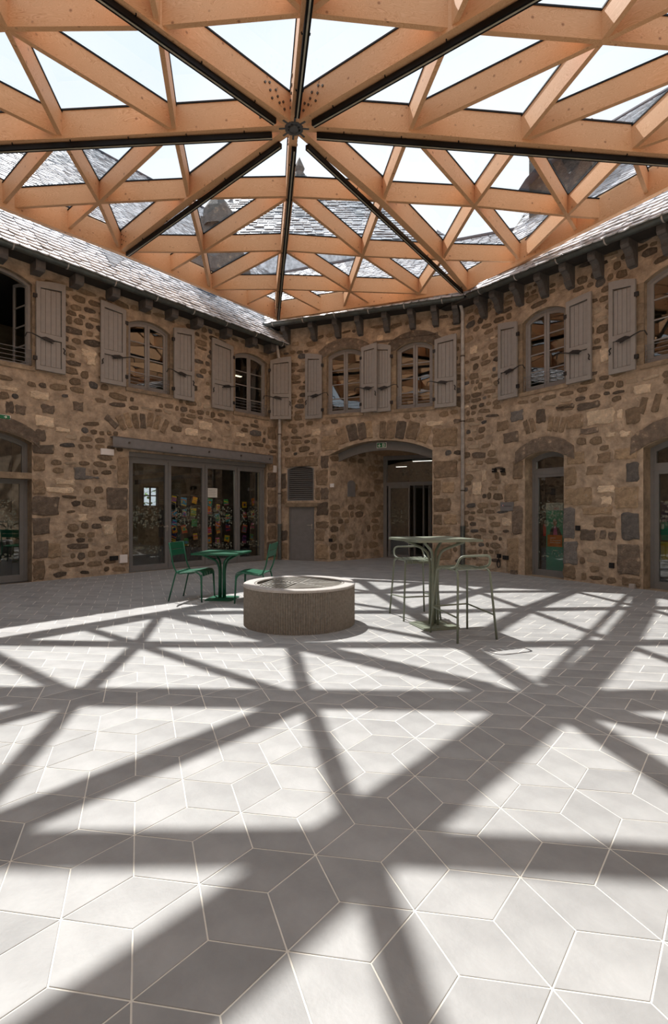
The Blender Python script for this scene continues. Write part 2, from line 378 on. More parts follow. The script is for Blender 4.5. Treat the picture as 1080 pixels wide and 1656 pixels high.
def rubble(W, root, u0, u1, ztop, blocked, seed, skip=.1):
    r_ = random.Random(seed); out = []
    z = .05
    while z < ztop:
        h = r_.uniform(.10, .18); u = u0+r_.uniform(0, .2)
        while u < u1:
            w_ = r_.uniform(.10, .34) if r_.random() < .85 else r_.uniform(.3, .48)
            hh = h*r_.uniform(.6, 1.15); c = (u+w_/2, z+h/2+r_.uniform(-.025, .025))
            u += w_+r_.uniform(.015, .05)
            if r_.random() < skip: continue
            if any(b[0]-w_/2-.02 < c[0] < b[1]+w_/2+.02 and b[2]-hh/2-.02 < c[1] < b[3]+hh/2+.02 for b in blocked): continue
            mk = pick(r_)
            if mk == 'st_pale': hh *= .75
            out.append((c, w_, hh, mk, r_.randrange(len(SM)), r_.uniform(-.12, .12), r_.uniform(.006, .02)))
        z += h+r_.uniform(.01, .04)
    def size(o):
        P_ = W.P(o[0][0]); dd = max(.5, P_.y)
        vis = abs(P_.x/dd*F) < CX+10 and P_.y > .5
        return (o[1]*o[2]/dd**2) if vis else 0
    out.sort(key=size, reverse=True)
    rest = {}
    for i, (c, w_, hh, mk, si, rot, pr) in enumerate(out):
        if i < 230:
            o = bpy.data.objects.new('stone', stone_data(si, mk)); C.objects.link(o); o.parent = root
            o.location = (c[0], 0, c[1]); o.scale = (w_, pr, hh); o.rotation_euler = (0, rot, 0)
        else:
            b = rest.setdefault(mk, MB()); cs, sn = math.cos(rot), math.sin(rot)
            b.add([(c[0]+x*w_*cs+zz*hh*sn, y*pr, c[1]-x*w_*sn+zz*hh*cs) for x, y, zz in SM[si][0]], SM[si][1])
    for mk, b in rest.items(): b.build('stones', mk, root, smooth=True, kind='stuff')
def block(W, root, px0, py0, px1, py1, mk, proud=.02, jit=.018, rot=0):
    """a dressed stone whose face covers this box of the wall"""
    (ua, za), (ub, zb) = W.hit(px0, py0), W.hit(px1, py1)
    um, zm = (ua+ub)/2, 0
    y_mid = (py0+py1)/2; za = W.hit((px0+px1)/2, py0)[1]; zb = W.hit((px0+px1)/2, py1)[1]
    return block_m(root, um, (za+zb)/2, abs(ub-ua), abs(za-zb), mk, proud, jit, rot)
def block_m(root, u, z, w_, h, mk, proud=.02, jit=.012, rot=0, shape=None):
    pts = []
    for (x0, z0), (x1, z1) in (((-1, -1), (1, -1)), ((1, -1), (1, 1)), ((1, 1), (-1, 1)), ((-1, 1), (-1, -1))):
        for t in (.06, .35, .65, .94):
            pts.append(((x0+(x1-x0)*t)*w_/2+R.uniform(-jit, jit), (z0+(z1-z0)*t)*h/2+R.uniform(-jit, jit)))
    c, s_ = math.cos(rot), math.sin(rot); n = len(pts)
    q = [(x*c+zz*s_, -x*s_+zz*c) for x, zz in pts]; i_ = min(.02, w_*.12, h*.12)
    v = [(x, .02, zz) for x, zz in q]+[(x, -proud*.5, zz) for x, zz in q]+[(x*(1-2*i_/w_), -proud, zz*(1-2*i_/h)) for x, zz in q]
    f = [(b+k, b+(k+1) % n, b+n+(k+1) % n, b+n+k) for b in (0, n) for k in range(n)]+[tuple(range(2*n, 3*n))]
    o = MB().add(v, f).build('stone', mk, root, loc=(u, 0, z))
    return o, (u-max(w_, h*abs(s_)+w_*c)/2, u+max(w_, h*abs(s_)+w_*c)/2, z-h/2, z+h/2)
def lintel(root, W, o, thick, mk, proud=.03, ext=.12, drop=.1):   # curved monolith over an arched opening
    a = arc_pts(o['u0']-.01, o['u1']+.01, 0, o['zs']+.01, o['zc']+.01, 12)[1:-1]
    b = arc_pts(o['u0']-ext, o['u1']+ext, 0, o['zs']+thick*.55, o['zc']+thick, 12)[1:-1]
    n = len(a); q = a+[(b[-1][0]+.02, b[-1][1]-thick*.9)]+b[::-1]+[(b[0][0]-.02, b[0][1]-thick*.9)]
    q = [(x+R.uniform(-.008, .008), z+R.uniform(-.008, .008)) if i >= n else (x, z) for i, (x, z) in enumerate(q)]
    MB().prism(q, .01, -proud).build('lintel_stone', mk, root)
    return (o['u0']-ext, o['u1']+ext, o['zs']-.1, o['zc']+thick)
blkL, blkM, blkR = [], [], []
for o in (win[1][1], win[2][1], win[3][1]): blkL.append((o['u0']-.12, o['u1']+.12, o['z0']-.1, o['zc']+.03))
for o in (win[4][1], win[5][1]): blkM.append((o['u0']-.12, o['u1']+.12, o['z0']-.1, o['zc']+.03))
for o in (win[6][1], win[7][1]): blkR.append((o['u0']-.12, o['u1']+.12, o['z0']-.1, o['zc']+.03))
blkL += [(dop[1]['u0'], dop[1]['u1'], 0, dop[1]['zc']), (g['u0'], g['u1'], 0, g['z1']+.35)]
blkM += [(o['u0'], o['u1'], o['z0'], o['zc']) for o in (dop[3], dop[4], lou)]
blkR += [(o['u0'], o['u1'], o['z0'], o['zc']) for o in (dop[5], dop[6])]
# dressed stones (boxes measured on the walls)
for x0, y0, x1, y1, mk in [(53, 719, 88, 733, 'st_dark'), (53, 738, 72, 761, 'st_brown'), (53, 776, 73, 800, 'st_brown'), (53, 803, 95, 833, 'st_dark'), (53, 837, 80, 864, 'st_dark'), (53, 874, 77, 903, 'st_dark'), (53, 907, 72, 938, 'st_brown'),
    (78, 879, 98, 902, 'st_tan'), (172, 789, 206, 824, 'st_dark'), (190, 740, 207, 783, 'st_brown'), (189, 834, 207, 876, 'st_brown'), (198, 880, 207, 896, 'st_tan'), (58, 695, 74, 714, 'st_dark'),
    (57, 673, 88, 690, 'st_pale'), (90, 692, 112, 699, 'st_pale'), (120, 755, 138, 775, 'st_grey'), (136, 770, 160, 774, 'st_grey'), (90, 775, 120, 784, 'st_pale'), (75, 788, 118, 797, 'st_pale'), (168, 848, 183, 864, 'st_pale'), (127, 832, 140, 843, 'st_pale'),
    (0, 625, 28, 631, 'st_pale'), (48, 634, 80, 645, 'st_pale'), (132, 567, 155, 577, 'st_pale'), (140, 577, 154, 590, 'st_pale'), (118, 650, 135, 664, 'st_dark'), (67, 655, 88, 668, 'st_dark'), (25, 655, 42, 670, 'st_dark'), (10, 650, 22, 668, 'st_dark'), (322, 682, 342, 696, 'st_pale'), (300, 693, 320, 704, 'st_pale'), (380, 700, 395, 706, 'st_pale'),
    (432, 765, 446, 788, 'st_dark'), (433, 792, 446, 816, 'st_brown'), (432, 820, 446, 846, 'st_dark'), (433, 850, 446, 872, 'st_brown'), (432, 876, 446, 901, 'st_dark'), (433, 735, 446, 760, 'st_brown'), (433, 690, 445, 710, 'st_brown')]:
    blkL.append(block(WL, wall_l, x0, y0, x1, y1, mk)[1])
for i, (cx, cy, rot) in enumerate([(180, 682, -.9), (196, 684, -.5), (207, 680, -.35), (219, 681, -.2), (231, 681, -.05), (243, 679, .1), (254, 683, .25), (266, 690, .45)]):
    u, z = WL.hit(cx, cy); blkL.append(block_m(wall_l, u, z, .13, .34, ['st_dark', 'st_brown', 'st_tan', 'st_brown'][i % 4], .02, .012, rot)[1])
blkL.append(lintel(wall_l, WL, dop[1], .30, 'st_dark'))
for x0, y0, x1, y1, mk in [(455, 766, 463, 790, 'st_dark'), (453, 794, 463, 815, 'st_brown'), (455, 858, 465, 874, 'st_dark'), (453, 878, 465, 903, 'st_brown'), (461, 739, 514, 755, 'st_brown'),
    (519, 737, 531, 757, 'st_dark'), (511, 760, 530, 784, 'st_brown'), (519, 789, 531, 808, 'st_dark'), (510, 789, 518, 808, 'st_brown'), (512, 813, 531, 833, 'st_dark'), (511, 843, 531, 853, 'st_brown'), (511, 856, 524, 874, 'st_brown'), (511, 880, 531, 904, 'st_tan'),
    (701, 745, 739, 772, 'st_brown'), (701, 776, 712, 800, 'st_brown'), (715, 780, 735, 797, 'st_tan'), (701, 806, 729, 827, 'st_brown'), (701, 832, 714, 848, 'st_brown'), (701, 852, 728, 864, 'st_tan'), (718, 832, 738, 848, 'st_tan'), (701, 880, 730, 905, 'st_brown'),
    (504, 694, 518, 704, 'st_pale'), (690, 681, 716, 689, 'st_pale'), (527, 552, 534, 556, 'st_pale'), (610, 542, 620, 552, 'st_pale'), (473, 553, 483, 559, 'st_tan'), (734, 678, 744, 684, 'st_dark'), (736, 588, 744, 592, 'st_dark'), (700, 692, 740, 722, 'st_tan'), (520, 705, 548, 728, 'st_tan'), (604, 545, 708, 549, 'st_dark')]:
    blkM.append(block(WM, wall_m, x0, y0, x1, y1, mk)[1])
for i, (cx, cy, ww, mk) in enumerate([(553, 706, 15, 'st_brown'), (570, 701, 15, 'st_dark'), (585, 699, 12, 'st_dark'), (597, 697, 9, 'st_tan'), (619, 697, 9, 'st_brown'), (632, 697, 13, 'st_brown'), (648, 697, 14, 'st_dark'), (667, 698, 17, 'st_brown'), (686, 703, 15, 'st_tan')]):
    u, z = WM.hit(cx, cy); uc = (dop[4]['u0']+dop[4]['u1'])/2
    blkM.append(block_m(wall_m, u, z+.03, ww/54, .46, mk, .025, .014, (u-uc)*.30)[1])
for o in (win[4][1], win[5][1]): blkM.append(lintel(wall_m, WM, o, .28, 'st_dark', .02, .25))
for x0, y0, x1, y1, mk in [(917, 732, 945, 751, 'st_tan'), (913, 756, 931, 786, 'st_tan'), (913, 789, 958, 816, 'st_tan'), (911, 821, 929, 870, 'st_grey'), (911, 876, 934, 912, 'st_grey'), (911, 915, 930, 935, 'st_brown'),
    (816, 782, 838, 811, 'st_brown'), (820, 870, 838, 926, 'st_tan'), (830, 745, 845, 775, 'st_brown'), (828, 818, 845, 864, 'st_dark'),
    (993, 724, 1030, 742, 'st_tan'), (1012, 748, 1033, 778, 'st_grey'), (995, 787, 1031, 822, 'st_tan'), (1006, 829, 1034, 873, 'st_grey'), (999, 880, 1035, 930, 'st_dark'), (1005, 934, 1035, 948, 'st_brown'),
    (949, 663, 993, 685, 'st_pale'), (998, 663, 1005, 677, 'st_pale'), (980, 699, 995, 707, 'st_pale'), (1003, 697, 1018, 706, 'st_pale'), (966, 786, 993, 797, 'st_pale'), (972, 803, 988, 815, 'st_pale'), (960, 836, 996, 853, 'st_brown'), (938, 857, 963, 873, 'st_dark'), (970, 858, 980, 872, 'st_dark'), (985, 860, 996, 873, 'st_dark'),
    (948, 754, 976, 768, 'st_brown'), (967, 733, 987, 748, 'st_brown'), (942, 820, 990, 832, 'st_tan'), (900, 655, 928, 662, 'st_dark'), (934, 651, 970, 661, 'st_dark'), (902, 654, 926, 663, 'st_brown'), (826, 664, 846, 680, 'st_grey'), (814, 699, 838, 716, 'st_dark'), (804, 681, 822, 696, 'st_brown'), (868, 662, 882, 684, 'st_dark'), (916, 671, 942, 693, 'st_brown'), (1012, 659, 1036, 685, 'st_brown'), (938, 692, 968, 701, 'st_dark'),
    (1025, 622, 1052, 636, 'st_pale'), (970, 565, 985, 584, 'st_pale'), (760, 560, 772, 572, 'st_pale'), (764, 780, 778, 800, 'st_pale'), (779, 760, 786, 778, 'st_pale'), (812, 838, 826, 850, 'st_pale')]:
    blkR.append(block(WR, wall_r, x0, y0, x1, y1, mk)[1])
for cx, cy, rot in [(852, 691, -.35), (861, 687, -.25), (890, 685, .1), (900, 686, .2), (910, 687, .3), (1040, 656, .3), (1062, 652, .3)]:
    u, z = WR.hit(cx, cy); blkR.append(block_m(wall_r, u, z, .11, .30, R.choice(['st_brown', 'st_dark', 'st_tan']), .02, .012, rot)[1])
blkR.append(lintel(wall_r, WR, dop[5], .30, 'st_dark', .03, .22)); blkR.append(lintel(wall_r, WR, dop[6], .34, 'st_dark', .03, .2))
rubble(WL, wall_l, 1.0, LL_-.05, 5.95, blkL, 3); rubble(WM, wall_m, .1, LM-.05, 6.3, blkM, 5); rubble(WR, wall_r, .05, LR_-.5, 6.2, blkR, 9)

# ------------------------------------------------------------------ windows
def inset(o, t, tb=None):
    tb = t if tb is None else tb
    return arc_pts(o[0]+t, o[1]-t, o[2]+tb, o[3]-t*.6, o[4]-t, 12)
def arch_z(x, x0, x1, zs, zc):
    w_ = (x1-x0)/2; h = zc-zs; r = (w_*w_+h*h)/(2*h); return zc-r+math.sqrt(max(0, r*r-(x-(x0+x1)/2)**2))
for n, (W, o) in win.items():
    root = W.empty('window_%d' % n, o['u0'], o['z0'], 0, kind='structure')
    w_, zs, zc = o['u1']-o['u0'], o['zs']-o['z0'], o['zc']-o['z0']
    q = (0, w_, 0, zs, zc)
    MB().ring(arc_pts(*q[:2], 0, zs, zc), inset(q, .05), .10, .17).build('window_frame', 'frame', root)
    mid = w_/2; fz = lambda x: arch_z(x, 0, w_, zs, zc)
    opened = (n == 1)
    for s_, (xa, xb) in enumerate(((.05, mid-.005), (mid+.005, w_-.05))):
        n_ = 6
        outp = [(xa, .05)]+[(xa+(xb-xa)*i/n_, fz(xa+(xb-xa)*i/n_)-.05) for i in range(n_+1)]+[(xb, .05)]
        a, b = xa+.055, xb-.055
        inn = [(a, .12)]+[(a+(b-a)*i/n_, fz(a+(b-a)*i/n_)-.11) for i in range(n_+1)]+[(b, .12)]
        cs = MB().ring(outp, inn, .115, .155)
        H_ = zc-.2
        cas = cs.build('casement', 'frame', root)
        for k in (1, 2, 3):
            zz = .05+H_*k/4; MB().box(a-.01, b+.01, .12, .145, zz-.012, zz+.012).build('glazing_bar', 'frame', cas)
        MB().prism(inn, .130, .136).build('pane', 'glass', cas)
        if opened:
            px_ = xa if s_ == 0 else xb
            T = Matrix.Translation((px_, .13, 0)) @ Matrix.Rotation(math.radians(75 if s_ == 0 else -80), 4, 'Z') @ Matrix.Translation((-px_, -.13, 0))
            cas.matrix_local = T
    m = MB()
    for k in range(4): m.tube([(0, .03, .07+k*.085), (w_, .03, .07+k*.085)], .006, 6)
    for x in (.01, w_-.01, w_/2): m.tube([(x, .035, .02), (x, .035, .35)], .007, 6)
    m.build('guard_rail', 'steel', root)
    MB().box(-.06, w_+.06, -.03, .14, -.09, -.005).build('sill', 'dressed', root)
    for x0, x1 in ((-.13, 0), (w_, w_+.13)):
        for k in range(4):
            z0 = zs*k/4+.004; MB().box(x0, x1, -.012, .02, z0, zs*(k+1)/4-.006).build('jamb_stone', 'dressed', root)

# ------------------------------------------------------------------ shutters
def shutter(W, xh, xo, yb, yth, yto, label, ang=0, d=.07, abs_end=None):
    """hinge at column xh, free edge at column xo; top is lower at the hinge"""
    uh, zb = W.hit(xh, yb, d); zth = W.hit(xh, yth, d)[1]; uo, _ = W.hit(xo, yb, d); zto = W.hit(xo, yto, d)[1]
    zto = max(zto, zth+.05)
    sgn = 1 if uo > uh else -1
    w_ = abs(uo-uh)
    root = W.empty('window_shutter', uh, zb, d); root.rotation_euler.z = W.rz-math.radians(ang)*sgn
    if abs_end:
        e = Vector(abs_end)-root.location.xy; w_ = e.length; root.rotation_euler.z = math.atan2(e.y, e.x); sgn = 1; zto = zth+.1
    tag(root, label, 'shutter', 'grey wooden window shutters')
    hH, hO = zth-zb, zto-zb
    top = lambda x: hH+(hO-hH)*math.sin(min(1, x/w_)*PI/2)
    S = lambda x: x*sgn
    n_ = 6
    fr = .075
    def panel(x0, x1, z0, zt, y0, y1, nm, par, mt='shutter'):
        pts = [(S(x0), z0)]+[(S(x0+(x1-x0)*i/n_), zt(x0+(x1-x0)*i/n_)) for i in range(n_+1)]+[(S(x1), z0)]
        return MB().prism(pts, y0, y1).build(nm, mt, par)
    midz = hH*.40
    f = MB()
    for a, b, z0, zt in ((0, fr, 0, top), (w_-fr, w_, 0, top), (fr, w_-fr, 0, lambda x: .09), (fr, w_-fr, midz-.05, lambda x: midz+.05)):
        pts = [(S(a), z0)]+[(S(a+(b-a)*i/n_), zt(a+(b-a)*i/n_)) for i in range(n_+1)]+[(S(b), z0)]; f.prism(pts, -.028, .02)
    pts = [(S(fr+(w_-2*fr)*i/n_), top(fr+(w_-2*fr)*i/n_)) for i in range(n_+1)]
    pts = pts+[(S(w_-fr), hH-.10+(hO-hH)*.5), (S(fr), hH-.10)]
    f.prism(pts, -.028, .02)
    f.build('shutter_frame', 'shutter', root)
    k = 4 if w_ > .42 else 3
    for i in range(k):
        a = fr+(w_-2*fr)*i/k+(.012 if i == 0 else .003); b = fr+(w_-2*fr)*(i+1)/k-(.012 if i == k-1 else .003)
        panel(a, b, .102, lambda x: midz-.064, -.004, .010, 'plank', root)
        panel(a, b, midz+.062, lambda x: hH-.122+(hO-hH)*.5*(x/w_), -.004, .010, 'plank', root)
    st = MB()   # stay with a leaf-shaped plate, hook through the wall eye
    zz = hH*.33
    st.tube([(S(-.20), -.02, zz+.02), (S(-.17), -.05, zz+.10), (S(-.1), -.05, zz+.11), (S(.02), -.045, zz+.08), (S(w_*.55), -.04, zz)], .011, 6)
    st.prism([(S(.08), zz+.07), (S(.16), zz+.10), (S(.28), zz+.075), (S(.34), zz+.045), (S(.26), zz+.015), (S(.14), zz+.03)], -.055, -.035)
    st.build('shutter_stay', 'iron', root)
    MB().tube([(S(w_-.05), -.03, zz-.05), (S(w_-.02), -.05, zz-.09), (S(w_-.04), -.04, zz-.15), (S(w_-.015), -.03, zz-.17)], .012, 6).build('catch', 'iron', root)
    for hz_ in (.22, hH-.28): MB().box(min(S(-.05), S(.02)), max(S(-.05), S(.02)), -.03, .01, hz_-.04, hz_+.04).build('hinge', 'iron', root)
    return root
shutter(WL, 58, 105.5, 597, 455, 462, 'grey wooden shutter folded back right of the open window at far left')
shutter(WL, 203, 162.5, 625.5, 502, 485, 'grey shutter left of the second upstairs window from the left, nearest the exit corner')
shutter(WL, 281, 313.5, 643.6, 530, 534, 'grey shutter folded back on the right side of the second left-hand upstairs window')
shutter(WL, 376.5, 342.5, 665, 561, 546, 'grey shutter left of the third upstairs window on the left wall')
hb = WL.P(WL.hit(437, 678, .07)[0], 0, .07)
shutter(WL, 437, 470, 678, 583, 574, 'grey shutter standing out from the wall in front of the corner downpipe', abs_end=(hb.x+.60, hb.y-.02))
shutter(WM, 520.5, 494, 675.8, 574.5, 572.5, 'narrow grey shutter left of the left window above the arch')
shutter(WM, 584.5, 611, 667.5, 562.5, 556, 'grey shutter between the two windows above the arch, overlapping its neighbour', ang=8, d=.12)
shutter(WM, 632, 604, 664.5, 559, 557, 'grey shutter between the two windows above the arch, partly hidden behind another')
shutter(WM, 703, 738.5, 660, 550, 540, 'grey shutter beside the corner downpipe, right of the right window above the arch', ang=3)
shutter(WR, 836.5, 806, 641, 520, 525, 'grey shutter left of the first upstairs window on the right wall')
shutter(WR, 916, 956.5, 622, 490, 472, 'grey shutter right of the first upstairs window on the right wall')
shutter(WR, 1028, 985, 597, 451, 458, 'grey shutter at far right, left of the cut-off upstairs window')

# ------------------------------------------------------------------ frosted decals of rhombi and hexagons on glass
def decals(root, x0, x1, z0, z1, y, seed, s=.052, fill=.62):
    r_ = random.Random(seed); m = MB(); z = z0; row = 0
    while z < z1:
        x = x0+(s*.87 if row % 2 else 0)
        while x < x1-s:
            edge = min((z-z0), (z1-z))/(z1-z0)
            if r_.random() < fill*min(1, .45+edge*3):
                k = r_.randrange(3)
                if k == 0: pts = [(x+s*.5*math.cos(PI/6+a*PI/3), z+s*.5*math.sin(PI/6+a*PI/3)) for a in range(6)]
                else:
                    a0 = r_.randrange(3)*PI/3; d1 = (math.cos(a0)*s*.5, math.sin(a0)*s*.5); d2 = (math.cos(a0+PI/3)*s*.5, math.sin(a0+PI/3)*s*.5)
                    pts = [(x, z), (x+d1[0], z+d1[1]), (x+d1[0]+d2[0], z+d1[1]+d2[1]), (x+d2[0], z+d2[1])]
                    if k == 2: m.prism([(2*x-p_[0], p_[1]) for p_ in pts], y, y+.002)
                m.prism(pts, y, y+.002)
            x += s*1.05
        z += s*.8; row += 1
    if m.v: m.build('frosted_pattern', 'decal', root, kind='stuff')

# ------------------------------------------------------------------ doors
def lever(root, x, z, y, s=1, name='door_handle'):
    MB().tube([(x, y, z), (x, y-.05, z), (x-.12*s, y-.055, z)], .011, 8).box(x-.02, x+.02, y-.008, y, z-.1, z+.04).build(name, 'grille', root)
# door_1: arched glazed door at far left
def arched_door(n, W, o, transom_z, seed, mull=False, sash=.075, lev=None):
    root = W.empty('door_%d' % n, o['u0'], 0, 0, kind='structure'); w_ = o['u1']-o['u0']; q = (0, w_, 0, o['zs'], o['zc'])
    MB().ring(arc_pts(0, w_, 0, o['zs'], o['zc']), inset(q, .06, .02), .26, .34).build('door_frame', 'alu', root)
    tz = transom_z
    MB().box(.05, w_-.05, .26, .33, tz-.05, tz+.05).build('transom', 'alu', root)
    top = inset(q, .09); top = [(x, max(z, tz+.08)) for x, z in top]
    MB().prism(top, .295, .302).build('pane', 'glass', root)
    MB().ring([(x, max(z, tz+.04)) for x, z in inset(q, .05)], [(x, max(z, tz+.085)) for x, z in inset(q, .095)], .27, .33).build('fanlight_frame', 'alu', root)
    leaf = MB().ring([(.06, .02), (.06, tz-.05), (w_-.06, tz-.05), (w_-.06, .02)], [(.06+sash, .13), (.06+sash, tz-.11), (w_-.06-sash, tz-.11), (w_-.06-sash, .13)], .27, .33).build('door_leaf', 'alu', root)
    MB().prism([(.06+sash, .13), (.06+sash, tz-.11), (w_-.06-sash, tz-.11), (w_-.06-sash, .13)], .297, .303).build('pane', 'glass', leaf)
    decals(root, .06+sash+.01, w_-.06-sash, 1.05, 1.62, .29, seed); decals(root, .06+sash+.01, w_-.06-sash, .42, .56, .29, seed+1)
    return root
tz1 = WL.hit(51, 773)[1]; d1 = arched_door(1, WL, dop[1], tz1, 21)
MB().box(0, dop[1]['u1']-dop[1]['u0'], .0, .3, tz1-.02, tz1+.10).build('stone_transom', 'dressed', d1)
tz5 = WR.hit(850, 764)[1]; d5 = arched_door(5, WR, dop[5], tz5, 23)
tz6 = WR.hit(1043, 756)[1]; d6 = arched_door(6, WR, dop[6], tz6, 25)
# door_2: four-leaf glazed door under a steel lintel
d2 = WL.empty('door_2', GX0, 0, 0, kind='structure'); GW = GX1-GX0; GZ = g['z1']; ft = GZ-.09
MB().box(0, GW, .05, .3, GZ-.1, GZ).build('head_plate', 'alu', d2)
MB().ring([(0, 0), (0, ft), (GW, ft), (GW, 0)], [(.06, .03), (.06, ft-.07), (GW-.06, ft-.07), (GW-.06, .03)], .10, .19).build('door_frame', 'alu', d2)
xs = [WL.hit(p_, 850, -.12)[0]-GX0 for p_ in (208.5, 271.5, 331, 383.5, 431)]; xs[0] = .06; xs[-1] = GW-.06
for i in range(4):
    a, b = xs[i]+.005, xs[i+1]-.005
    lf = MB().ring([(a, .03), (a, ft-.07), (b, ft-.07), (b, .03)], [(a+.075, .14), (a+.075, ft-.15), (b-.075, ft-.15), (b-.075, .14)], .105, .18).build('door_leaf', 'alu', d2)
    MB().prism([(a+.075, .14), (a+.075, ft-.15), (b-.075, ft-.15), (b-.075, .14)], .14, .148).build('pane', 'glass', lf)
    decals(d2, a+.08, b-.08, 1.0, 1.52, .134, 40+i); decals(d2, a+.08, b-.08, .42, .56, .134, 50+i)
lever(d2, xs[1]-.03, 1.02, .105, 1)
le = WL.empty('ceiling_light', *WL.hit(377, 606, -1.2), -1.2); tag(le, 'small ceiling light glowing inside the third upstairs window on the left', 'lamp')
MB().box(0, .3, -.05, .05, 0, .05).build('housing', 'alu', le); LGLOW = bpy.data.materials.new('warm_glow'); LGLOW.use_nodes = True
LGLOW.node_tree.nodes['Principled BSDF'].inputs['Emission Color'].default_value = (1, .85, .6, 1); LGLOW.node_tree.nodes['Principled BSDF'].inputs['Emission Strength'].default_value = 3
MB().box(.01, .29, -.045, .045, -.015, 0).build('diffuser', LGLOW, le)
# steel lintel beam
b0, b1 = WL.hit(182.5, 713, .14), WL.hit(441, 743, .14)
lb = WL.empty('steel_lintel', b0[0], b0[1], 0); lw = b1[0]-b0[0]; dz = b1[1]-b0[1]
tag(lb, 'long grey steel lintel with bolts above the four-leaf glass door', 'lintel')
def slab_xz(x0, x1, y0, y1, zl, zr, h0, h1): return MB().hexa([(x0, y0, zl+h0), (x1, y0, zr+h0), (x1, y1, zr+h0), (x0, y1, zl+h0)], [(x0, y0, zl+h1), (x1, y0, zr+h1), (x1, y1, zr+h1), (x0, y1, zl+h1)])
slab_xz(0, lw, -.15, -.13, 0, dz, -.11, .11).build('web', 'steel', lb)
slab_xz(0, lw, -.15, .02, 0, dz, .09, .11).build('flange', 'steel', lb)
slab_xz(0, lw, -.15, .02, 0, dz, -.12, -.10).build('flange', 'steel', lb)
for px_ in (209, 277.5, 338, 389.5, 436):
    ub = WL.hit(px_, 720, .15)[0]-b0[0]; MB().tube([(ub, -.15, dz*ub/lw), (ub, -.18, dz*ub/lw)], .022, 6).build('bolt', 'bolt', lb)
# door_3: small plain utility door, louvred vent above it
o3 = dop[3]; d3 = WM.empty('door_3', o3['u0'], 0, 0, kind='structure'); w3 = o3['u1']-o3['u0']; h3 = o3['zs']
MB().ring([(0, 0), (0, h3), (w3, h3), (w3, 0)], [(.04, .01), (.04, h3-.04), (w3-.04, h3-.04), (w3-.04, .01)], .03, .12).build('door_frame', 'alu', d3)
MB().box(.04, w3-.04, .05, .09, .01, h3-.04).build('door_leaf', 'steel', d3)
lever(d3, w3-.10, h3*.66, .05, 1)
MB().box(-.1, w3+.12, -.04, .12, h3+.01, h3+.12).build('stone_lintel', 'dressed', d3)
lr = WM.empty('louvred_vent', lou['u0'], lou['z0'], 0); wl = lou['u1']-lou['u0']; hs_, hc_ = lou['zs']-lou['z0'], lou['zc']-lou['z0']
tag(lr, 'dark grey arched louvred vent above the small utility door', 'vent')
MB().ring(arc_pts(0, wl, 0, hs_, hc_), inset((0, wl, 0, hs_, hc_), .035), .0, .09).build('frame', 'alu', lr)
MB().prism(inset((0, wl, 0, hs_, hc_), .03), .095, .10).build('back_panel', 'black', lr)
nl = 16
for k in range(nl):
    z = .05+(hc_-.09)*k/nl; zt = z+.045
    if z > hs_-.02: xa = .1+.9*(z-hs_)
    else: xa = .03
    MB().hexa([(xa, .02, z), (wl-xa, .02, z), (wl-xa, .03, z-.002), (xa, .03, z-.002)], [(xa, .07, zt), (wl-xa, .07, zt), (wl-xa, .08, zt), (xa, .08, zt)]).build('louvre_blade', 'alu', lr)
# the arched passage
pr_ = WM.empty('wall_passage', 0, 0, 0, kind='structure'); o4 = dop[4]
sx, sy = (1.5-A[0])*WM.U[0]+(15.4-A[1])*WM.U[1], -((1.5-A[0])*WM.N[0]+(15.4-A[1])*WM.N[1])
pxr = 5.6
MB().add([(o4['u0'], 0, 0), (sx, sy, 0), (sx, sy, 4), (o4['u0'], 0, 4)], [(0, 1, 2, 3)]).build('side_wall', 'mortar', pr_)
MB().add([(o4['u1'], 0, 0), (pxr, sy, 0), (pxr, sy, 4), (o4['u1'], 0, 4)], [(0, 1, 2, 3)]).build('side_wall', 'mortar', pr_)
cz = o4['zc']
MB().add([(o4['u0']-.6, 0.45, cz-.02), (pxr, .45, cz-.02), (pxr, sy, cz-.22), (o4['u0']-.6, sy, cz-.22)], [(0, 1, 2, 3)]).build('passage_ceiling', 'ceil', pr_)
a4 = arc_pts(o4['u0'], o4['u1'], 0, o4['zs'], o4['zc'], 16)[1:-1]
MB().add([(x, 0, z) for x, z in a4]+[(x, .5, z) for x, z in a4], [(i, i+1, i+1+len(a4), i+len(a4)) for i in range(len(a4)-1)]).build('arch_soffit', 'dressed', pr_)
MB().add([(o4['u1'], 0, 0), (o4['u1'], 0, o4['zs']), (o4['u1']+.02, .5, o4['zs']), (o4['u1']+.02, .5, 0)], [(0, 1, 2, 3)]).build('jamb', 'dressed', pr_)
# rubble of the passage wall
ps = Vector((sx-o4['u0'], sy, 0)); pl = ps.length; pa = math.atan2(ps.y, ps.x)
pw = empty('passage_stones', (0, 0, 0)); pw.parent = pr_; pw.location = (o4['u0'], 0, 0); pw.rotation_euler = (0, 0, pa)
r_ = random.Random(77); z = .05
while z < 3.0:
    h = r_.uniform(.14, .24); u = .02
    while u < pl-.2:
        w_ = r_.uniform(.15, .42)
        if r_.random() < .55 and not (.35 < u+w_/2 < .8 and 1.9 < z < 2.6):
            o = bpy.data.objects.new('stone', stone_data(r_.randrange(14), r_.choice(['st_brown', 'st_tan', 'st_tan', 'st_tan', 'st_tan']))); C.objects.link(o); o.parent = pw
            o.location = (u+w_/2, 0, z+h/2); o.scale = (w_, .008, h*.95)
        u += w_+.03
    z += h+.02
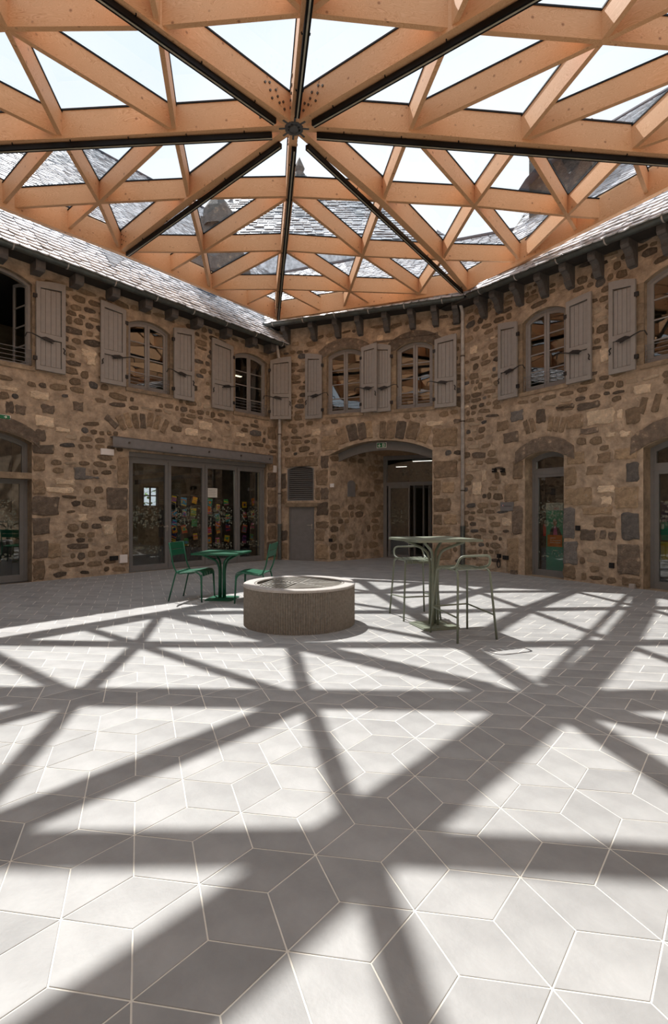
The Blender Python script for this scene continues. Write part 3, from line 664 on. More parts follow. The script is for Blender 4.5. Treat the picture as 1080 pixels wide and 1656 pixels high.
# steel header following the arch
hu = WM.hit(546, 745, -.35)[0]; a0 = [p_ for p_ in arc_pts(o4['u0'], o4['u1'], 0, o4['zs'], o4['zc'], 24)[1:-1] if p_[0] > hu]
hd = [(x, z+.03) for x, z in a0]+[(x, z-.23) for x, z in a0[::-1]]
hh_ = MB().prism(hd, .30, .36).build('arched_steel_header', 'alu'); hh_.location = WM.P(0); hh_.rotation_euler.z = WM.rz
tag(hh_, 'dark grey curved steel header following the wide stone arch', 'header')
# door_4: glazed facade at the back of the passage
d4 = WM.empty('door_4', sx, 0, -sy, kind='structure'); fw = pxr-sx; fh = cz-.22
tzz = on_depth(WM, 640, 782, sy)[1]
def fx(px): return on_depth(WM, px, 800, sy)[0]-sx
MB().ring([(0, 0), (0, fh), (fw, fh), (fw, 0)], [(.11, .03), (.11, fh-.12), (fw-.1, fh-.12), (fw-.1, .03)], -.02, .08).build('door_frame', 'alu', d4)
MB().box(.1, fw-.1, -.02, .06, tzz-.07, tzz+.04).build('transom', 'alu', d4)
MB().box(.1, fw-.1, .02, .028, tzz+.04, fh-.1).build('pane', 'glass', d4)
xl1, xl2 = fx(628), fx(663)
lf = MB().ring([(xl1, .02), (xl1, tzz-.07), (xl2, tzz-.07), (xl2, .02)], [(xl1+.07, .1), (xl1+.07, tzz-.14), (xl2-.05, tzz-.14), (xl2-.05, .1)], -.02, .04).build('door_leaf', 'alu', d4)
MB().box(xl1+.07, xl2-.05, .005, .012, .1, tzz-.14).build('pane', 'glass', lf)
decals(d4, xl1+.08, xl2-.05, 1.0, 1.5, -.004, 61); decals(d4, xl1+.4, fw-.2, tzz+.25, tzz+.4, .01, 62)
for px_, ang_ in ((669, 60), (684, 68), (696, 75)):
    x = fx(px_); ol = MB().ring([(0, .02), (0, tzz-.07), (.8, tzz-.07), (.8, .02)], [(.06, .1), (.06, tzz-.14), (.74, tzz-.14), (.74, .1)], -.02, .02).build('door_leaf', 'alu', d4)
    ol.location = (x, .02, 0); ol.rotation_euler.z = math.radians(ang_)
    p_ = MB().box(.06, .74, -.003, .003, .1, tzz-.14).build('pane', 'glass', ol)
MB().tube([(xl2-.02, -.06, .15), (xl2-.02, -.06, tzz-.15)], .013, 8).build('pull_bar', 'grille', d4)
MB().tube([(fx(695), -.10, .15), (fx(695), -.10, tzz-.1)], .015, 8).build('pull_bar', 'grille', d4)
room('r', d4, -.6, fw+1.5, .12, 5, 0, fh+.2, back='plaster')
for i, (x0, y0, x1, y1, lab) in enumerate([(630, 741, 683, 733, 'upper left'), (667, 746, 699, 740, 'right'), (640, 755, 658, 759, 'lower left')]):
    pa_, pb_ = on_depth(WM, x0, y0, sy+1.2+i*.3), on_depth(WM, x1, y1, sy+1.2+i*.3)
    le = WM.empty('ceiling_light', pa_[0], pa_[1], -(sy+1.2+i*.3)); L_ = pb_[0]-pa_[0]
    tag(le, 'thin linear ceiling light seen through the passage glass, %s of the three' % lab, 'lamp')
    mm = bpy.data.materials.new('lamp_glow'); mm.use_nodes = True; mm.node_tree.nodes['Principled BSDF'].inputs['Emission Color'].default_value = (1, .93, .85, 1); mm.node_tree.nodes['Principled BSDF'].inputs['Emission Strength'].default_value = 4
    MB().box(0, L_, -.02, .02, .0, .05).build('housing', 'alu', le); MB().box(.01, L_-.01, -.015, .015, -.012, 0).build('diffuser', mm, le)

# ------------------------------------------------------------------ eaves: gutters, soffits, corbels, slate roofs
GO = .42
gL = (WL.hit(0, 388, GO), WL.hit(455, 555, GO)); gM = (WM.hit(430, 525, GO), WM.hit(750, 480, GO)); gR = (WR.hit(763, 475, GO), WR.hit(1080, 348, GO))
def line_z(gp, u): return gp[0][1]+(gp[1][1]-gp[0][1])*(u-gp[0][0])/(gp[1][0]-gp[0][0])
gz = {'L': lambda u: line_z(gL, u), 'M': lambda u: line_z(gM, u), 'R': lambda u: line_z(gR, u)}
def gutter(W, zf, u0, u1, label):
    root = W.empty('gutter', u0, zf(u0), GO); tag(root, label, 'gutter', 'zinc gutters'); L_ = u1-u0; dz_ = zf(u1)-zf(u0)
    r = .085; m = MB(); k = 10; n = 2
    def prof(rad): return [(-rad*math.cos(PI*j/k), -rad*math.sin(PI*j/k)) for j in range(k+1)]
    a, b = prof(r), prof(r-.008)
    pr = a+b[::-1]; N_ = len(pr)
    m.add([(0, y, z) for y, z in pr]+[(L_, y, z+dz_) for y, z in pr], [(i, (i+1) % N_, (i+1) % N_+N_, i+N_) for i in range(N_)])
    m.tube([(0, -r, 0), (L_, -r, dz_)], .014, 8)
    m.build('trough', 'zinc', root, smooth=True)
    x = .35
    while x < L_:
        z = dz_*x/L_; c = MB(); q = prof(r+.007)
        c.add([(x-.012, y, zz+z) for y, zz in q]+[(x+.012, y, zz+z) for y, zz in q], [(i, i+1, i+1+len(q), i+len(q)) for i in range(len(q)-1)]); c.build('gutter_clip', 'pipe', root); x += .95
    return root
gutter(WL, gz['L'], .3, gL[1][0]+.05, 'zinc gutter along the eaves of the left wall')
gutter(WM, gz['M'], gM[0][0]-.1, gM[1][0]+.02, 'zinc gutter above the wall with the stone arch')
gutter(WR, gz['R'], gR[0][0]-.1, LR_-.3, 'zinc gutter along the eaves of the right wall')
for W, k, L_, rt, pp in ((WL, 'L', LL_, wall_l, 0), (WM, 'M', LM, wall_m, 0), (WR, 'R', LR_, wall_r, 0)):
    f_ = gz[k]; u0 = 0 if k == 'L' else -.3 if k == 'R' else 0
    u1 = L_
    MB().hexa([(u0, -.36, f_(u0)-.06), (u1, -.36, f_(u1)-.06), (u1, .02, f_(u1)-.06), (u0, .02, f_(u0)-.06)],
              [(u0, -.36, f_(u0)-.01), (u1, -.36, f_(u1)-.01), (u1, .02, f_(u1)+.25), (u0, .02, f_(u0)+.25)]).build('eaves_board', 'soffit', rt)
def corbel(W, rt, f_, px, scroll):
    u = W.hit(px, 560, .3)[0]; z = f_(u)-.06
    if scroll:
        pts = [(0, 0), (-.34, 0), (-.345, -.10), (-.31, -.15), (-.26, -.155), (-.20, -.20), (-.165, -.26), (-.165, -.32), (-.13, -.36), (-.09, -.42), (-.01, -.43), (0, -.44)]
        wd = .065
    else:
        pts = [(0, 0), (-.33, 0), (-.34, -.03), (-.34, -.15), (-.30, -.20), (0, -.20)]; wd = .085
    m = MB().prism(pts, -wd, wd, 'x')
    if scroll: m.prism([(x*.97+.0, zz*.97) for x, zz in pts], -wd-.008, wd+.008, 'x')
    o = m.build('corbel', 'corbel', rt, loc=(u, -.002, z))
for px in (4, 65, 128, 187, 240, 282, 323, 370, 411, 441): corbel(WL, wall_l, gz['L'], px, False)
for px in (458, 502, 541, 577, 621, 663, 701, 735): corbel(WM, wall_m, gz['M'], px, True)
for px in (771, 796, 829, 869, 910, 957, 1011, 1070): corbel(WR, wall_r, gz['R'], px, True)

def downpipe(W, px, ytop, label, elbow):
    u, zt = W.hit(px, ytop, .10); root = W.empty('downpipe', u, 0, .10); tag(root, label, 'downpipe'); r = .045
    MB().tube([elbow(u, zt)]+[(0, 0, zt), (0, 0, .02)], r, 12).build('pipe', 'pipe', root, smooth=True)
    MB().tube([(0, 0, 1.0), (0, 0, .02)], r+.012, 12).tube([(0, 0, 1.03), (0, 0, .98)], r+.022, 12).build('cast_foot', 'zinc', root)
    for z in (1.9, 3.6, 5.2):
        if z < zt: MB().tube([(0, 0, z-.015), (0, 0, z+.015)], r+.012, 12).box(-.015, .015, .03, .12, z-.01, z+.01).build('pipe_bracket', 'bolt', root)
    return root
downpipe(WM, 452, 585, 'thin zinc downpipe in the left corner beside the louvred vent', lambda u, zt: (.05, -.25, zt+.42))
downpipe(WM, 748, 506, 'zinc downpipe in the corner right of the stone arch', lambda u, zt: (-.05, -.30, zt+.30))

# slate roofs: local x along the wall, d outwards from the gutter, slope
def slate_roof(name, W, f_, u0f, u1f, dmax, tanA, keep, seed):
    root = W.empty(name, kind='structure')
    r_ = random.Random(seed); cosA = 1/math.sqrt(1+tanA*tanA); sinA = tanA*cosA
    g0, gd0, g1 = u0f(0), u0f(dmax), u1f(0); gd1 = u1f(dmax)
    P = lambda u, d, lift=0: (u, d-GO-.03-lift*sinA, f_(u)+.03+d*tanA+lift*cosA)
    MB().hexa([P(g0, 0, -.05), P(g1, 0, -.05), P(gd1, dmax, -.05), P(gd0, dmax, -.05)], [P(g0, 0, -.005), P(g1, 0, -.005), P(gd1, dmax, -.005), P(gd0, dmax, -.005)]).build('roof_deck', 'soffit', root)
    exp = .155; out = []; d = -.04; row = 0
    while d < dmax/1:
        u = u0f(max(0, d))+(r_.uniform(0, .2))
        while u < u1f(max(0, d)):
            w_ = r_.uniform(.16, .32); out.append((u, d, w_, r_.uniform(-.006, .010), r_.uniform(.0, .03))); u += w_+.02
        d += exp*cosA; row += 1
    def geo(o):
        u, d, w_, tw, ex = o; hl = .25*cosA; l0 = .05+tw; l1 = .006
        a = [P(u, d-ex, l0), P(u+w_*.3, d-ex-.02, l0+.002), P(u+w_*.75, d-ex-.022, l0), P(u+w_, d-ex+.004, l0-tw), P(u+w_, d+hl, l1), P(u, d+hl, l1)]
        b = [P(u, d-ex, l0-.022), P(u+w_*.3, d-ex-.02, l0-.020), P(u+w_*.75, d-ex-.022, l0-.022), P(u+w_, d-ex+.004, l0-tw-.022), P(u+w_, d+hl, l1-.01), P(u, d+hl, l1-.01)]
        return a+b, [(0, 1, 2, 3, 4, 5), (6, 7, 1, 0), (7, 8, 2, 1), (8, 9, 3, 2), (9, 10, 4, 3), (11, 6, 0, 5)]
    rest = MB(); n = 0
    def vis(o):
        q = W.P(o[0], 0, GO-o[1]); return q.y > 1 and abs(q.x/q.y*F) < CX+20
    out.sort(key=lambda o: (not vis(o), round(o[1]/.1), W.P(o[0]).length))
    for o in out:
        v, f = geo(o)
        if n < keep and vis(o) and o[1] < 1.3:
            MB().add(v, f).build('slate', 'slate', root); n += 1
        else: rest.add(v, f)
    rest.build('slates', 'slate', root, kind='stuff')
    MB().tube([P(gd0, dmax, .02), P(gd1, dmax, .02)], .09, 8).build('ridge_capping', 'lead', root)
    return root, P
def ridge_d(W, f_, px, py, tanA):   # how far back the ridge is for its line to pass through this sight line
    lo, hi = .5, 12
    def above(d):
        u, z = W.hit(px, py, GO-d); return f_(u)+.03+d*tanA-z
    s0 = above(lo)
    for _ in range(40):
        m_ = (lo+hi)/2
        if (above(m_) > 0) == (s0 > 0): lo = m_
        else: hi = m_
    return (lo+hi)/2
TL, TM, TR_ = 1.0, .9, 1.0
dL = ridge_d(WL, gz['L'], 138, 236, TL); dR = ridge_d(WR, gz['R'], 1010, 190, TR_); dM = ridge_d(WM, gz['M'], 600, 418, TM)
print('ridges', dL, dM, dR)
gu = gL[1][0]
roofL, PL = slate_roof('roof_left', WL, gz['L'], lambda d: -.5-.3*d, lambda d: gu+.05+.73*d, dL, TL, 260, 31)
roofM, PM = slate_roof('roof_far', WM, gz['M'], lambda d: gM[0][0]+.0-.73*d, lambda d: gM[1][0]+.05+.287*d, dM, TM, 60, 32)
roofR, PR = slate_roof('roof_right', WR, gz['R'], lambda d: gR[0][0]-.02-.287*d, lambda d: LR_+.5+.3*d, dR, TR_, 120, 33)
# lead flashing where the rib meets the left roof, lead valley in the corner
def flash(P, pts, root, nm='lead_flashing'):
    v = [P(u, d, .05) for u, d in pts]; n = len(v)
    MB().add(v+[P(u, d, .03) for u, d in pts], [tuple(range(n))]+[(i, (i+1) % n, (i+1) % n+n, i+n) for i in range(n)]).build(nm, 'lead', root)
uf = WL.hit(180, 430, GO)[0]
def on_roof(px, py, W, f_, tanA):
    lo, hi = 0, 6
    for _ in range(40):
        m_ = (lo+hi)/2; u, z = W.hit(px, py, GO-m_)
        if f_(u)+.03+m_*tanA > z: hi = m_
        else: lo = m_
    return u, lo
flash(PL, [on_roof(x, y, WL, gz['L'], TL) for x, y in ((161, 402), (206, 420), (199, 422), (182, 436), (178, 433))], roofL)
flash(PL, [on_roof(x, y, WL, gz['L'], TL) for x, y in ((300, 452), (352, 478), (345, 486), (318, 470))], roofL)
MB().add([PL(gu+.04, 0, .03), PL(gu+.73*dL, dL, .03), PL(gu+.08+.73*dL, dL, .03), PL(gu+.08, 0, .03)], [(0, 1, 2, 3)]).build('lead_valley', 'lead', roofL)

# ------------------------------------------------------------------ timber and glass canopy
HUB = Vector((-.584, 7.424, 6.985))
rib_names = ['D', 'LR', 'R', 'UR', 'U', 'UL', 'L', 'LL']
VR = {k: Vector(v) for k, v in {'D': [-.243, 1.638, -.083], 'LR': [1.454, 1.705, -.112], 'R': [1.682, .06, -.084], 'UR': [1.968, -1.593, -.127], 'U': [.265, -1.728, -.087], 'UL': [-1.425, -1.646, -.109], 'L': [-1.707, .004, -.085], 'LL': [-1.929, 1.573, -.124]}.items()}
def bp(px, py, z):   # point at height z on a sight line
    Y = (z-CAMH)*F/(HY-py); return Vector(((px-CX)/F*Y, Y, z))
POLY = [(-6.99, 7.43), (-4.28, 10.66), (-1.555, 13.9), (3.17, 12.19), (5.84, 7.55), (5.12, 2.8), (.73, -1.13), (-5.14, 2.16)]   # L LL D LR R UR U UL
meas = {('D', 1): (468, 323), ('D', 2): (459, 409), ('D', 3): (451, 471), ('LR', 1): (619, 330), ('LR', 2): (715, 424), ('R', 1): (662, 220), ('R', 2): (843, 235), ('R', 3): (1020, 250),
        ('LL', 1): (305, 326), ('L', 1): (282, 219), ('L', 2): (99, 229), ('U', 1): (494, 31), ('UL', 1): (256, 52), ('UR', 1): (731, 56)}
meas2 = {('LR', 'R', 1, 1): (767, 338), ('LR', 'R', 1, 2): (917, 354), ('LL', 'D', 1, 1): (327, 412), ('L', 'LL', 1, 1): (160, 333), ('UL', 'L', 1, 1): (10, 54), ('R', 'UR', 1, 1): (974, 75), ('D', 'LR', 1, 1): (586, 418)}
def node(p, q, i, j):
    z = HUB.z+i*VR[p].z+j*VR[q].z
    if i == 0 and j == 0: return HUB.copy()
    if j == 0 and (p, i) in meas: return bp(*meas[(p, i)], z)
    if i == 0 and (q, j) in meas: return bp(*meas[(q, j)], z)
    for k, (a, b) in (((p, q, i, j), (0, 0)), ((q, p, j, i), (0, 0))):
        if k in meas2: return bp(*meas2[k], z)
    if (p == 'LR' and j == 0 and i >= 3) or (q == 'LR' and i == 0 and j >= 3):
        n_ = i or j; a = bp(715, 424, HUB.z+2*VR['LR'].z); e = Vector((3.17, 12.19, HUB.z+2.75*VR['LR'].z)); return a+(e-a)*(n_-2)/.75
    return HUB+i*VR[p]+j*VR[q]
def clip_t(a, b):   # part of a-b inside the convex perimeter
    t0, t1 = 0.0, 1.0; n = len(POLY)
    for k in range(n):
        p, q = POLY[k], POLY[(k+1) % n]; nx, ny = (q[1]-p[1]), -(q[0]-p[0])   # inside has nx*(x-px)+ny*(y-py) >= 0 for this winding
        fa = nx*(a.x-p[0])+ny*(a.y-p[1]); fb = nx*(b.x-p[0])+ny*(b.y-p[1])
        if fa < 0 and fb < 0: return None
        if fa < 0: t0 = max(t0, fa/(fa-fb))
        elif fb < 0: t1 = min(t1, fa/(fa-fb))
    return (t0, t1) if t1-t0 > .02 else None
def bar(m, a, b, w_, h0, h1, u0=0):
    d = (b-a); L_ = d.length; h = Vector((d.x, d.y, 0)).normalized(); s_ = Vector((-h.y, h.x, 0))*w_/2
    v = []
    for p_ in (a, b):
        for side in (-1, 1):
            for z in (h0, h1): v.append(p_+s_*side+Vector((0, 0, z)))
    # idx: a(-,lo)0 a(-,hi)1 a(+,lo)2 a(+,hi)3 b..4-7
    H_ = h1-h0; U0, U1 = u0, u0+L_
    fs = [(0, 4, 5, 1), (2, 3, 7, 6), (0, 2, 6, 4), (1, 5, 7, 3), (0, 1, 3, 2), (4, 6, 7, 5)]
    uv = [[(U0, 0), (U1, 0), (U1, H_), (U0, H_)], [(U0, 3), (U0, 3+H_), (U1, 3+H_), (U1, 3)], [(U0, 5), (U0, 5+w_), (U1, 5+w_), (U1, 5)], [(U0, 6), (U1, 6), (U1, 6+w_), (U0, 6+w_)], [(U0, 0), (U0, H_), (U0+w_, H_), (U0+w_, 0)], [(U1, 0), (U1+w_, 0), (U1+w_, H_), (U1, H_)]]
    return m.add(v, fs, uv)
canopy = empty('timber_canopy', (0, 0, 0)); tag(canopy, 'star-shaped canopy of orange timber beams and glass over the courtyard', 'roof')
BH = .38
def beam(a, b, w_, name='beam', h=BH, dz=.045, ua=0.0):
    o = bar(MB(), a, b, w_, dz, h, ua).build(name, 'wood', canopy)
    sl = bar(MB(), a, b, w_+.02, h, h+.022).build('glazing_bar', 'track', o)
    return o
for i, p in enumerate(rib_names):
    q = rib_names[(i+1) % 8]
    # the rib, one straight length per bay
    pts = [node(p, q, k, 0) for k in range(0, 7)]
    m, mt_, u = MB(), MB(), 0; last = None
    for k in range(6):
        c = clip_t(pts[k], pts[k+1])
        if not c: break
        a = pts[k].lerp(pts[k+1], c[0]); b = pts[k].lerp(pts[k+1], c[1])
        if k == 0: a = pts[0]+(pts[1]-pts[0]).normalized()*.10
        bar(m, a, b, .125, 0, BH+.02, u); bar(mt_, a, b, .15, BH+.02, BH+.045); u += (b-a).length; last = b
    rb = m.build('rib', 'wood', canopy); mt_.build('glazing_bar', 'track', rb)
    # bolt cluster near the hub
    d = (pts[1]-pts[0]).normalized(); h = Vector((d.x, d.y, 0)).normalized(); s_ = Vector((-h.y, h.x, 0))
    bm_ = MB()
    for bx, bz in ((.22, .10), (.30, .14), (.24, .19), (.33, .21), (.42, .13), (.45, .22), (.36, .28), (.46, .32), (.53, .28)):
        for sd_ in (-1, 1):
            c_ = pts[0]+d*bx*1.15+Vector((0, 0, bz)); bm_.tube([c_+s_*sd_*.055, c_+s_*sd_*.080], .017, 6)
    if last:
        for bx, bz in ((.12, .1), (.12, .2), (.12, .3), (.2, .15), (.2, .25), (.28, .1), (.28, .2), (.28, .3)):
            for sd_ in (-1, 1):
                c_ = last-d*bx+Vector((0, 0, bz)); bm_.tube([c_+s_*sd_*.055, c_+s_*sd_*.076], .012, 6)
    bm_.build('bolts', 'bolt', canopy, kind='stuff')
    # secondary beams of the sector
    def line(nodes):
        for a, b in zip(nodes, nodes[1:]):
            c = clip_t(a, b)
            if c: beam(a.lerp(b, c[0]), a.lerp(b, c[1]), .062, dz=R.choice((.045, .046, .047)), ua=R.uniform(0, 5))
    for j in range(1, 7):
        line([node(p, q, t, j) for t in range(0, 7-j+1)])   # parallel to rib p
        line([node(p, q, j, t) for t in range(0, 7-j+1)])   # parallel to rib q
        line([node(p, q, j-t, t) for t in range(0, j+1)])
    # glass panes
    def inside_poly(poly):
        n = len(POLY); out = poly
        for k in range(n):
            P0, P1 = POLY[k], POLY[(k+1) % n]; nx, ny = (P1[1]-P0[1]), -(P1[0]-P0[0]); res = []
            for a, b in zip(out, out[1:]+out[:1]):
                fa = nx*(a.x-P0[0])+ny*(a.y-P0[1]); fb = nx*(b.x-P0[0])+ny*(b.y-P0[1])
                if fa >= 0: res.append(a)
                if (fa >= 0) != (fb >= 0): res.append(a.lerp(b, fa/(fa-fb)))
            out = res
            if not out: return out
        return out
    for a_ in range(6):
        for b_ in range(6-a_):
            tris = [[node(p, q, a_, b_), node(p, q, a_+1, b_), node(p, q, a_, b_+1)]]
            if a_+b_ < 5: tris.append([node(p, q, a_+1, b_), node(p, q, a_+1, b_+1), node(p, q, a_, b_+1)])
            for t_ in tris:
                pl_ = inside_poly(t_)
                if len(pl_) >= 3:
                    cen = sum(pl_, Vector())/len(pl_); pl_ = [cen+(x-cen)*.985 for x in pl_]
                    MB().add([x+Vector((0, 0, BH+.028)) for x in pl_], [tuple(range(len(pl_)))]).build('glass_pane', 'roofglass', canopy)
    # light track hung under the rib
    a, b = pts[0]+d*.33, last-d*.12
    off = s_*.052*(1 if s_.y > 0 else -1) if i not in (0, 4) else s_*(.02 if s_.x > 0 else -.02)
    tr = empty('light_track', a); tag(tr, 'black linear light track under the %s' % {'D': 'timber rib running towards the left wall corner', 'LR': 'timber rib ending above the right corner downpipe', 'R': 'timber rib crossing to the right wall', 'UR': 'timber rib passing out at the upper right', 'U': 'timber rib passing over the camera', 'UL': 'timber rib passing out at the upper left', 'L': 'timber rib crossing to the left edge', 'LL': 'timber rib landing on the left slate roof'}[p], 'light')
    aa, bb = Vector((0, 0, 0))+off, (b-a)+off
    bar(MB(), aa, bb, .072, -.095, -.02).build('housing', 'track', tr)
    bar(MB(), aa, bb, .02, -.099, -.0945).build('led_strip', 'ledstrip', tr)
    L_ = (bb-aa).length; x = .4; dd = (bb-aa).normalized(); dots = MB()
    while x < L_:
        c_ = aa+dd*x; MB().tube([c_+s_*.05+Vector((0, 0, .0)), c_+s_*.05+Vector((0, 0, -.02)), c_-s_*.05+Vector((0, 0, -.02)), c_-s_*.05], .008, 6).build('track_clip', 'track', tr); x += .85
n8 = len(POLY)
for k in range(n8):
    a, b = POLY[k], POLY[(k+1) % n8]
    zf = lambda P_: HUB.z-.05*math.hypot(P_[0]-HUB.x, P_[1]-HUB.y)
    ext = (Vector(b)-Vector(a)).normalized()*.04
    a3, b3 = Vector((a[0]-ext.x, a[1]-ext.y, zf(a))), Vector((b[0]+ext.x, b[1]+ext.y, zf(b)))
    nseg = 3
    for s_i in range(nseg): beam(a3.lerp(b3, s_i/nseg), a3.lerp(b3, (s_i+1)/nseg), .10, 'edge_beam', BH+.06, -.03, R.uniform(0, 5))
hb_ = MB().lathe([(0, -.03), (.065, -.03), (.07, -.02), (.07, BH+.02), (0, BH+.03)], 8)
for i, p in enumerate(rib_names):
    d = VR[p].normalized(); bar(hb_, Vector((0, 0, 0))+d*.05, d*.22, .03, -.005, BH+.01); bar(hb_, d*.09, d*.13, .10, -.010, BH+.01)
hb_.build('hub', 'hub', canopy, loc=HUB, smooth=False)

# ------------------------------------------------------------------ buildings beyond the glass
tw = empty('church_tower_roof', (0, 0, 0)); ap = bp(484, 276, 19.0); D_ = ap.y
tag(tw, 'distant slate pyramid roof of a tower behind the canopy glass', 'building')
base = [Vector((ap.x-6.2, D_-6, 12.2)), Vector((ap.x+6.6, D_-6, 12.2)), Vector((ap.x+6.6, D_+6, 12.2)), Vector((ap.x-6.2, D_+6, 12.2))]
ap2 = Vector((ap.x, D_, 18.8))
MB().add(base+[ap2]+[Vector((b.x, b.y, 6)) for b in base], [(0, 1, 4), (1, 2, 4), (2, 3, 4), (3, 0, 4), (0, 5, 6, 1), (1, 6, 7, 2), (2, 7, 8, 3), (3, 8, 5, 0)]).build('roof', 'slate', tw)
m = MB(); r_ = random.Random(5)
for row in range(34):   # courses of slates on the two faces in view
    t = row/34
    for (p0, p1) in ((base[0], base[1]), (base[3], base[0]), (base[1], base[2])):
        a = p0.lerp(ap2, t); b = p1.lerp(ap2, t); L_ = (b-a).length; u = r_.uniform(0, .2); up = (ap2-(p0+p1)/2).normalized(); nn = (b-a).normalized().cross(up)
        if nn.z < 0: nn = -nn
        while u < L_-.2:
            w_ = r_.uniform(.3, .5); q0 = a.lerp(b, u/L_); q1 = a.lerp(b, min(1, (u+w_-.02)/L_)); l_ = r_.uniform(.03, .08)
            m.add([q0+nn*l_, q1+nn*l_, q1+up*.35+nn*.01, q0+up*.35+nn*.01], [(0, 1, 2, 3)]); u += w_
m.build('slates', 'slate', tw, kind='stuff')
MB().lathe([(.45, 0), (.35, .3), (.2, .5), (.28, .7), (.1, 1.1), (0, 1.3)], 10).build('finial', 'st_grey', tw, loc=ap2-Vector((0, 0, .4)))
pk = bp(353, 372, 9.2); pkr = empty('stone_gable', pk-Vector((0, 0, 1.2))); tag(pkr, 'weathered stone gable top rising above the left slate roof', 'chimney')
MB().hexa([(-.9, -.3, 0), (.9, -.3, 0), (.9, .3, 0), (-.9, .3, 0)], [(-.42, -.25, 1.45), (.45, -.25, 1.3), (.45, .25, 1.3), (-.42, .25, 1.45)]).lathe([(0, 2.0), (.25, 1.95), (.4, 1.7), (.43, 1.35), (.45, 1.2)], 9).build('masonry', 'st_grey', pkr)
dm = empty('dormer', bp(893, 300, 9.4)); tag(dm, 'grey dormer with a rounded lead hood on the right slate roof', 'dormer'); dm.rotation_euler.z = WR.rz
MB().box(-.9, .8, .35, 2.5, -.9, 1.3).build('dormer_wall', 'st_grey', dm)
MB().add([(-1.25, 0+.0, 0)]+[(-1.2+2.3*t, -.25*math.sin(PI*t), .52*math.sin(PI*min(1, .1+t*.9))) for t in [k/8 for k in range(9)]]+[(-1.2+2.3*t, .9, .85+.2*math.sin(PI*t)) for t in [k/8 for k in range(9)]], [(i+1, i+2, i+11, i+10) for i in range(8)]+[(0, 1, 10)]).build('lead_hood', 'lead', dm, smooth=True)

# ------------------------------------------------------------------ floor
floor = empty('floor', (0, 0, 0), kind='structure')
MB().add([(-9, -3, -.0022), (8, -3, -.0022), (8, 17.5, -.0022), (-9, 17.5, -.0022)], [(0, 1, 2, 3)]).build('mortar_bed', 'joint', floor)
UN = .4538; TH = .3643; OX, OY = -1.0972*UN, 4.1386*UN
e1 = Vector((math.cos(TH), math.sin(TH)))*UN; e2 = Vector((math.cos(TH+PI/3), math.sin(TH+PI/3)))*UN
nd = lambda i, j: Vector((OX, OY))+e1*i+e2*j
gap = .0029
def shrink(poly, g_):
    n = len(poly); ar = sum(poly[i].x*poly[(i+1) % n].y-poly[(i+1) % n].x*poly[i].y for i in range(n)); sg = 1 if ar > 0 else -1
    ln = []
    for i in range(n):
        a, b = poly[i], poly[(i+1) % n]; d = (b-a).normalized(); nn = Vector((-d.y, d.x))*sg; ln.append((a+nn*g_, d))
    out = []
    for i in range(n):
        (a, d), (b, e) = ln[i-1], ln[i]; den = d.x*e.y-d.y*e.x
        if abs(den) < 1e-6: out.append(b); continue
        t = ((b.x-a.x)*e.y-(b.y-a.y)*e.x)/den; out.append(a+d*t)
    return out
def halfclip(poly, p, d, left=True):
    res = []; s_ = 1 if left else -1
    fn = lambda q: s_*(d[0]*(q.y-p[1])-d[1]*(q.x-p[0]))
    for a, b in zip(poly, poly[1:]+poly[:1]):
        fa, fb = fn(a), fn(b)
        if fa >= 0: res.append(a)
        if (fa >= 0) != (fb >= 0): res.append(a.lerp(b, fa/(fa-fb)))
    return res
dirA = TH-PI/6; dirB = TH+PI/6; dirC = TH+PI/2
vA, vB, vC = (Vector((math.cos(a), math.sin(a))) for a in (dirA, dirB, dirC))
P1, P2 = (0.0, 4.05), (-.35, 4.0); P3 = (1.75, 4.0)
tiles = []
def ok(c): return -8.6 < c.x < 7.6 and .8 < c.y < 17 and abs(c.x/c.y)*F < CX+500
# near field and centre: hexagonal stars of rhombi
tri = []
for i in range(-60, 61):
    for j in range(-60, 61):
        a = nd(i, j)
        c_up = (a+nd(i+1, j)+nd(i, j+1))/3; c_dn = (a+nd(i+1, j)+nd(i+1, j-1))/3
        # three rhombi around every up-triangle centre: cube corners
        for (p0, p1, c0, c1) in ((nd(i, j), nd(i+1, j), c_dn, c_up),):
            tiles.append([p0, c0, p1, c1])
        # the other two edge directions
        b = nd(i, j+1); c2 = (a+b+nd(i-1, j+1))/3; tiles.append([a, c_up, b, c2])
        a2, b2 = nd(i+1, j), nd(i, j+1); c3 = (a2+b2+nd(i+1, j+1))/3; tiles.append([a2, c3, b2, c_up])
def area(p): n = len(p); return abs(sum(p[i].x*p[(i+1) % n].y-p[(i+1) % n].x*p[i].y for i in range(n)))/2
def side(c, p, d): return d[0]*(c.y-p[1])-d[1]*(c.x-p[0])      # signed distance to a line, left is positive
def depth_in(c):   # how far inside the star-patterned field (negative outside)
    return max(-side(c, P1, vA), min(-side(c, P2, vC), side(c, P3, vC)))
final, bedding = [], MB()
for t in tiles:
    c = sum(t, Vector((0, 0)))/4
    if ok(c) and depth_in(c) > 0:
        final.append((t, 0))
        if depth_in(c) < .9:   # grout under the last stars, over the cut tiles of the running bond
            zb_ = -.0009+R.uniform(-.00025, .00025); bedding.add([(p_.x, p_.y, zb_) for p_ in shrink(t, -.0012)], [(0, 1, 2, 3)])
ed = UN/math.sqrt(3)
def running(row_dir, joint_dir, keep):   # running bond of longer rhombi on both flanks
    org = nd(0, 0)
    for r0 in range(-70, 71):
        for k in range(-70, 71):
            a = org+joint_dir*ed*r0+row_dir*ed*1.5*(k+(.5 if r0 % 2 else 0)); t = [a, a+row_dir*ed*1.5, a+row_dir*ed*1.5+joint_dir*ed, a+joint_dir*ed]
            c = sum(t, Vector((0, 0)))/4
            if ok(c) and depth_in(c) < .28 and keep(c): final.append((t, 1))
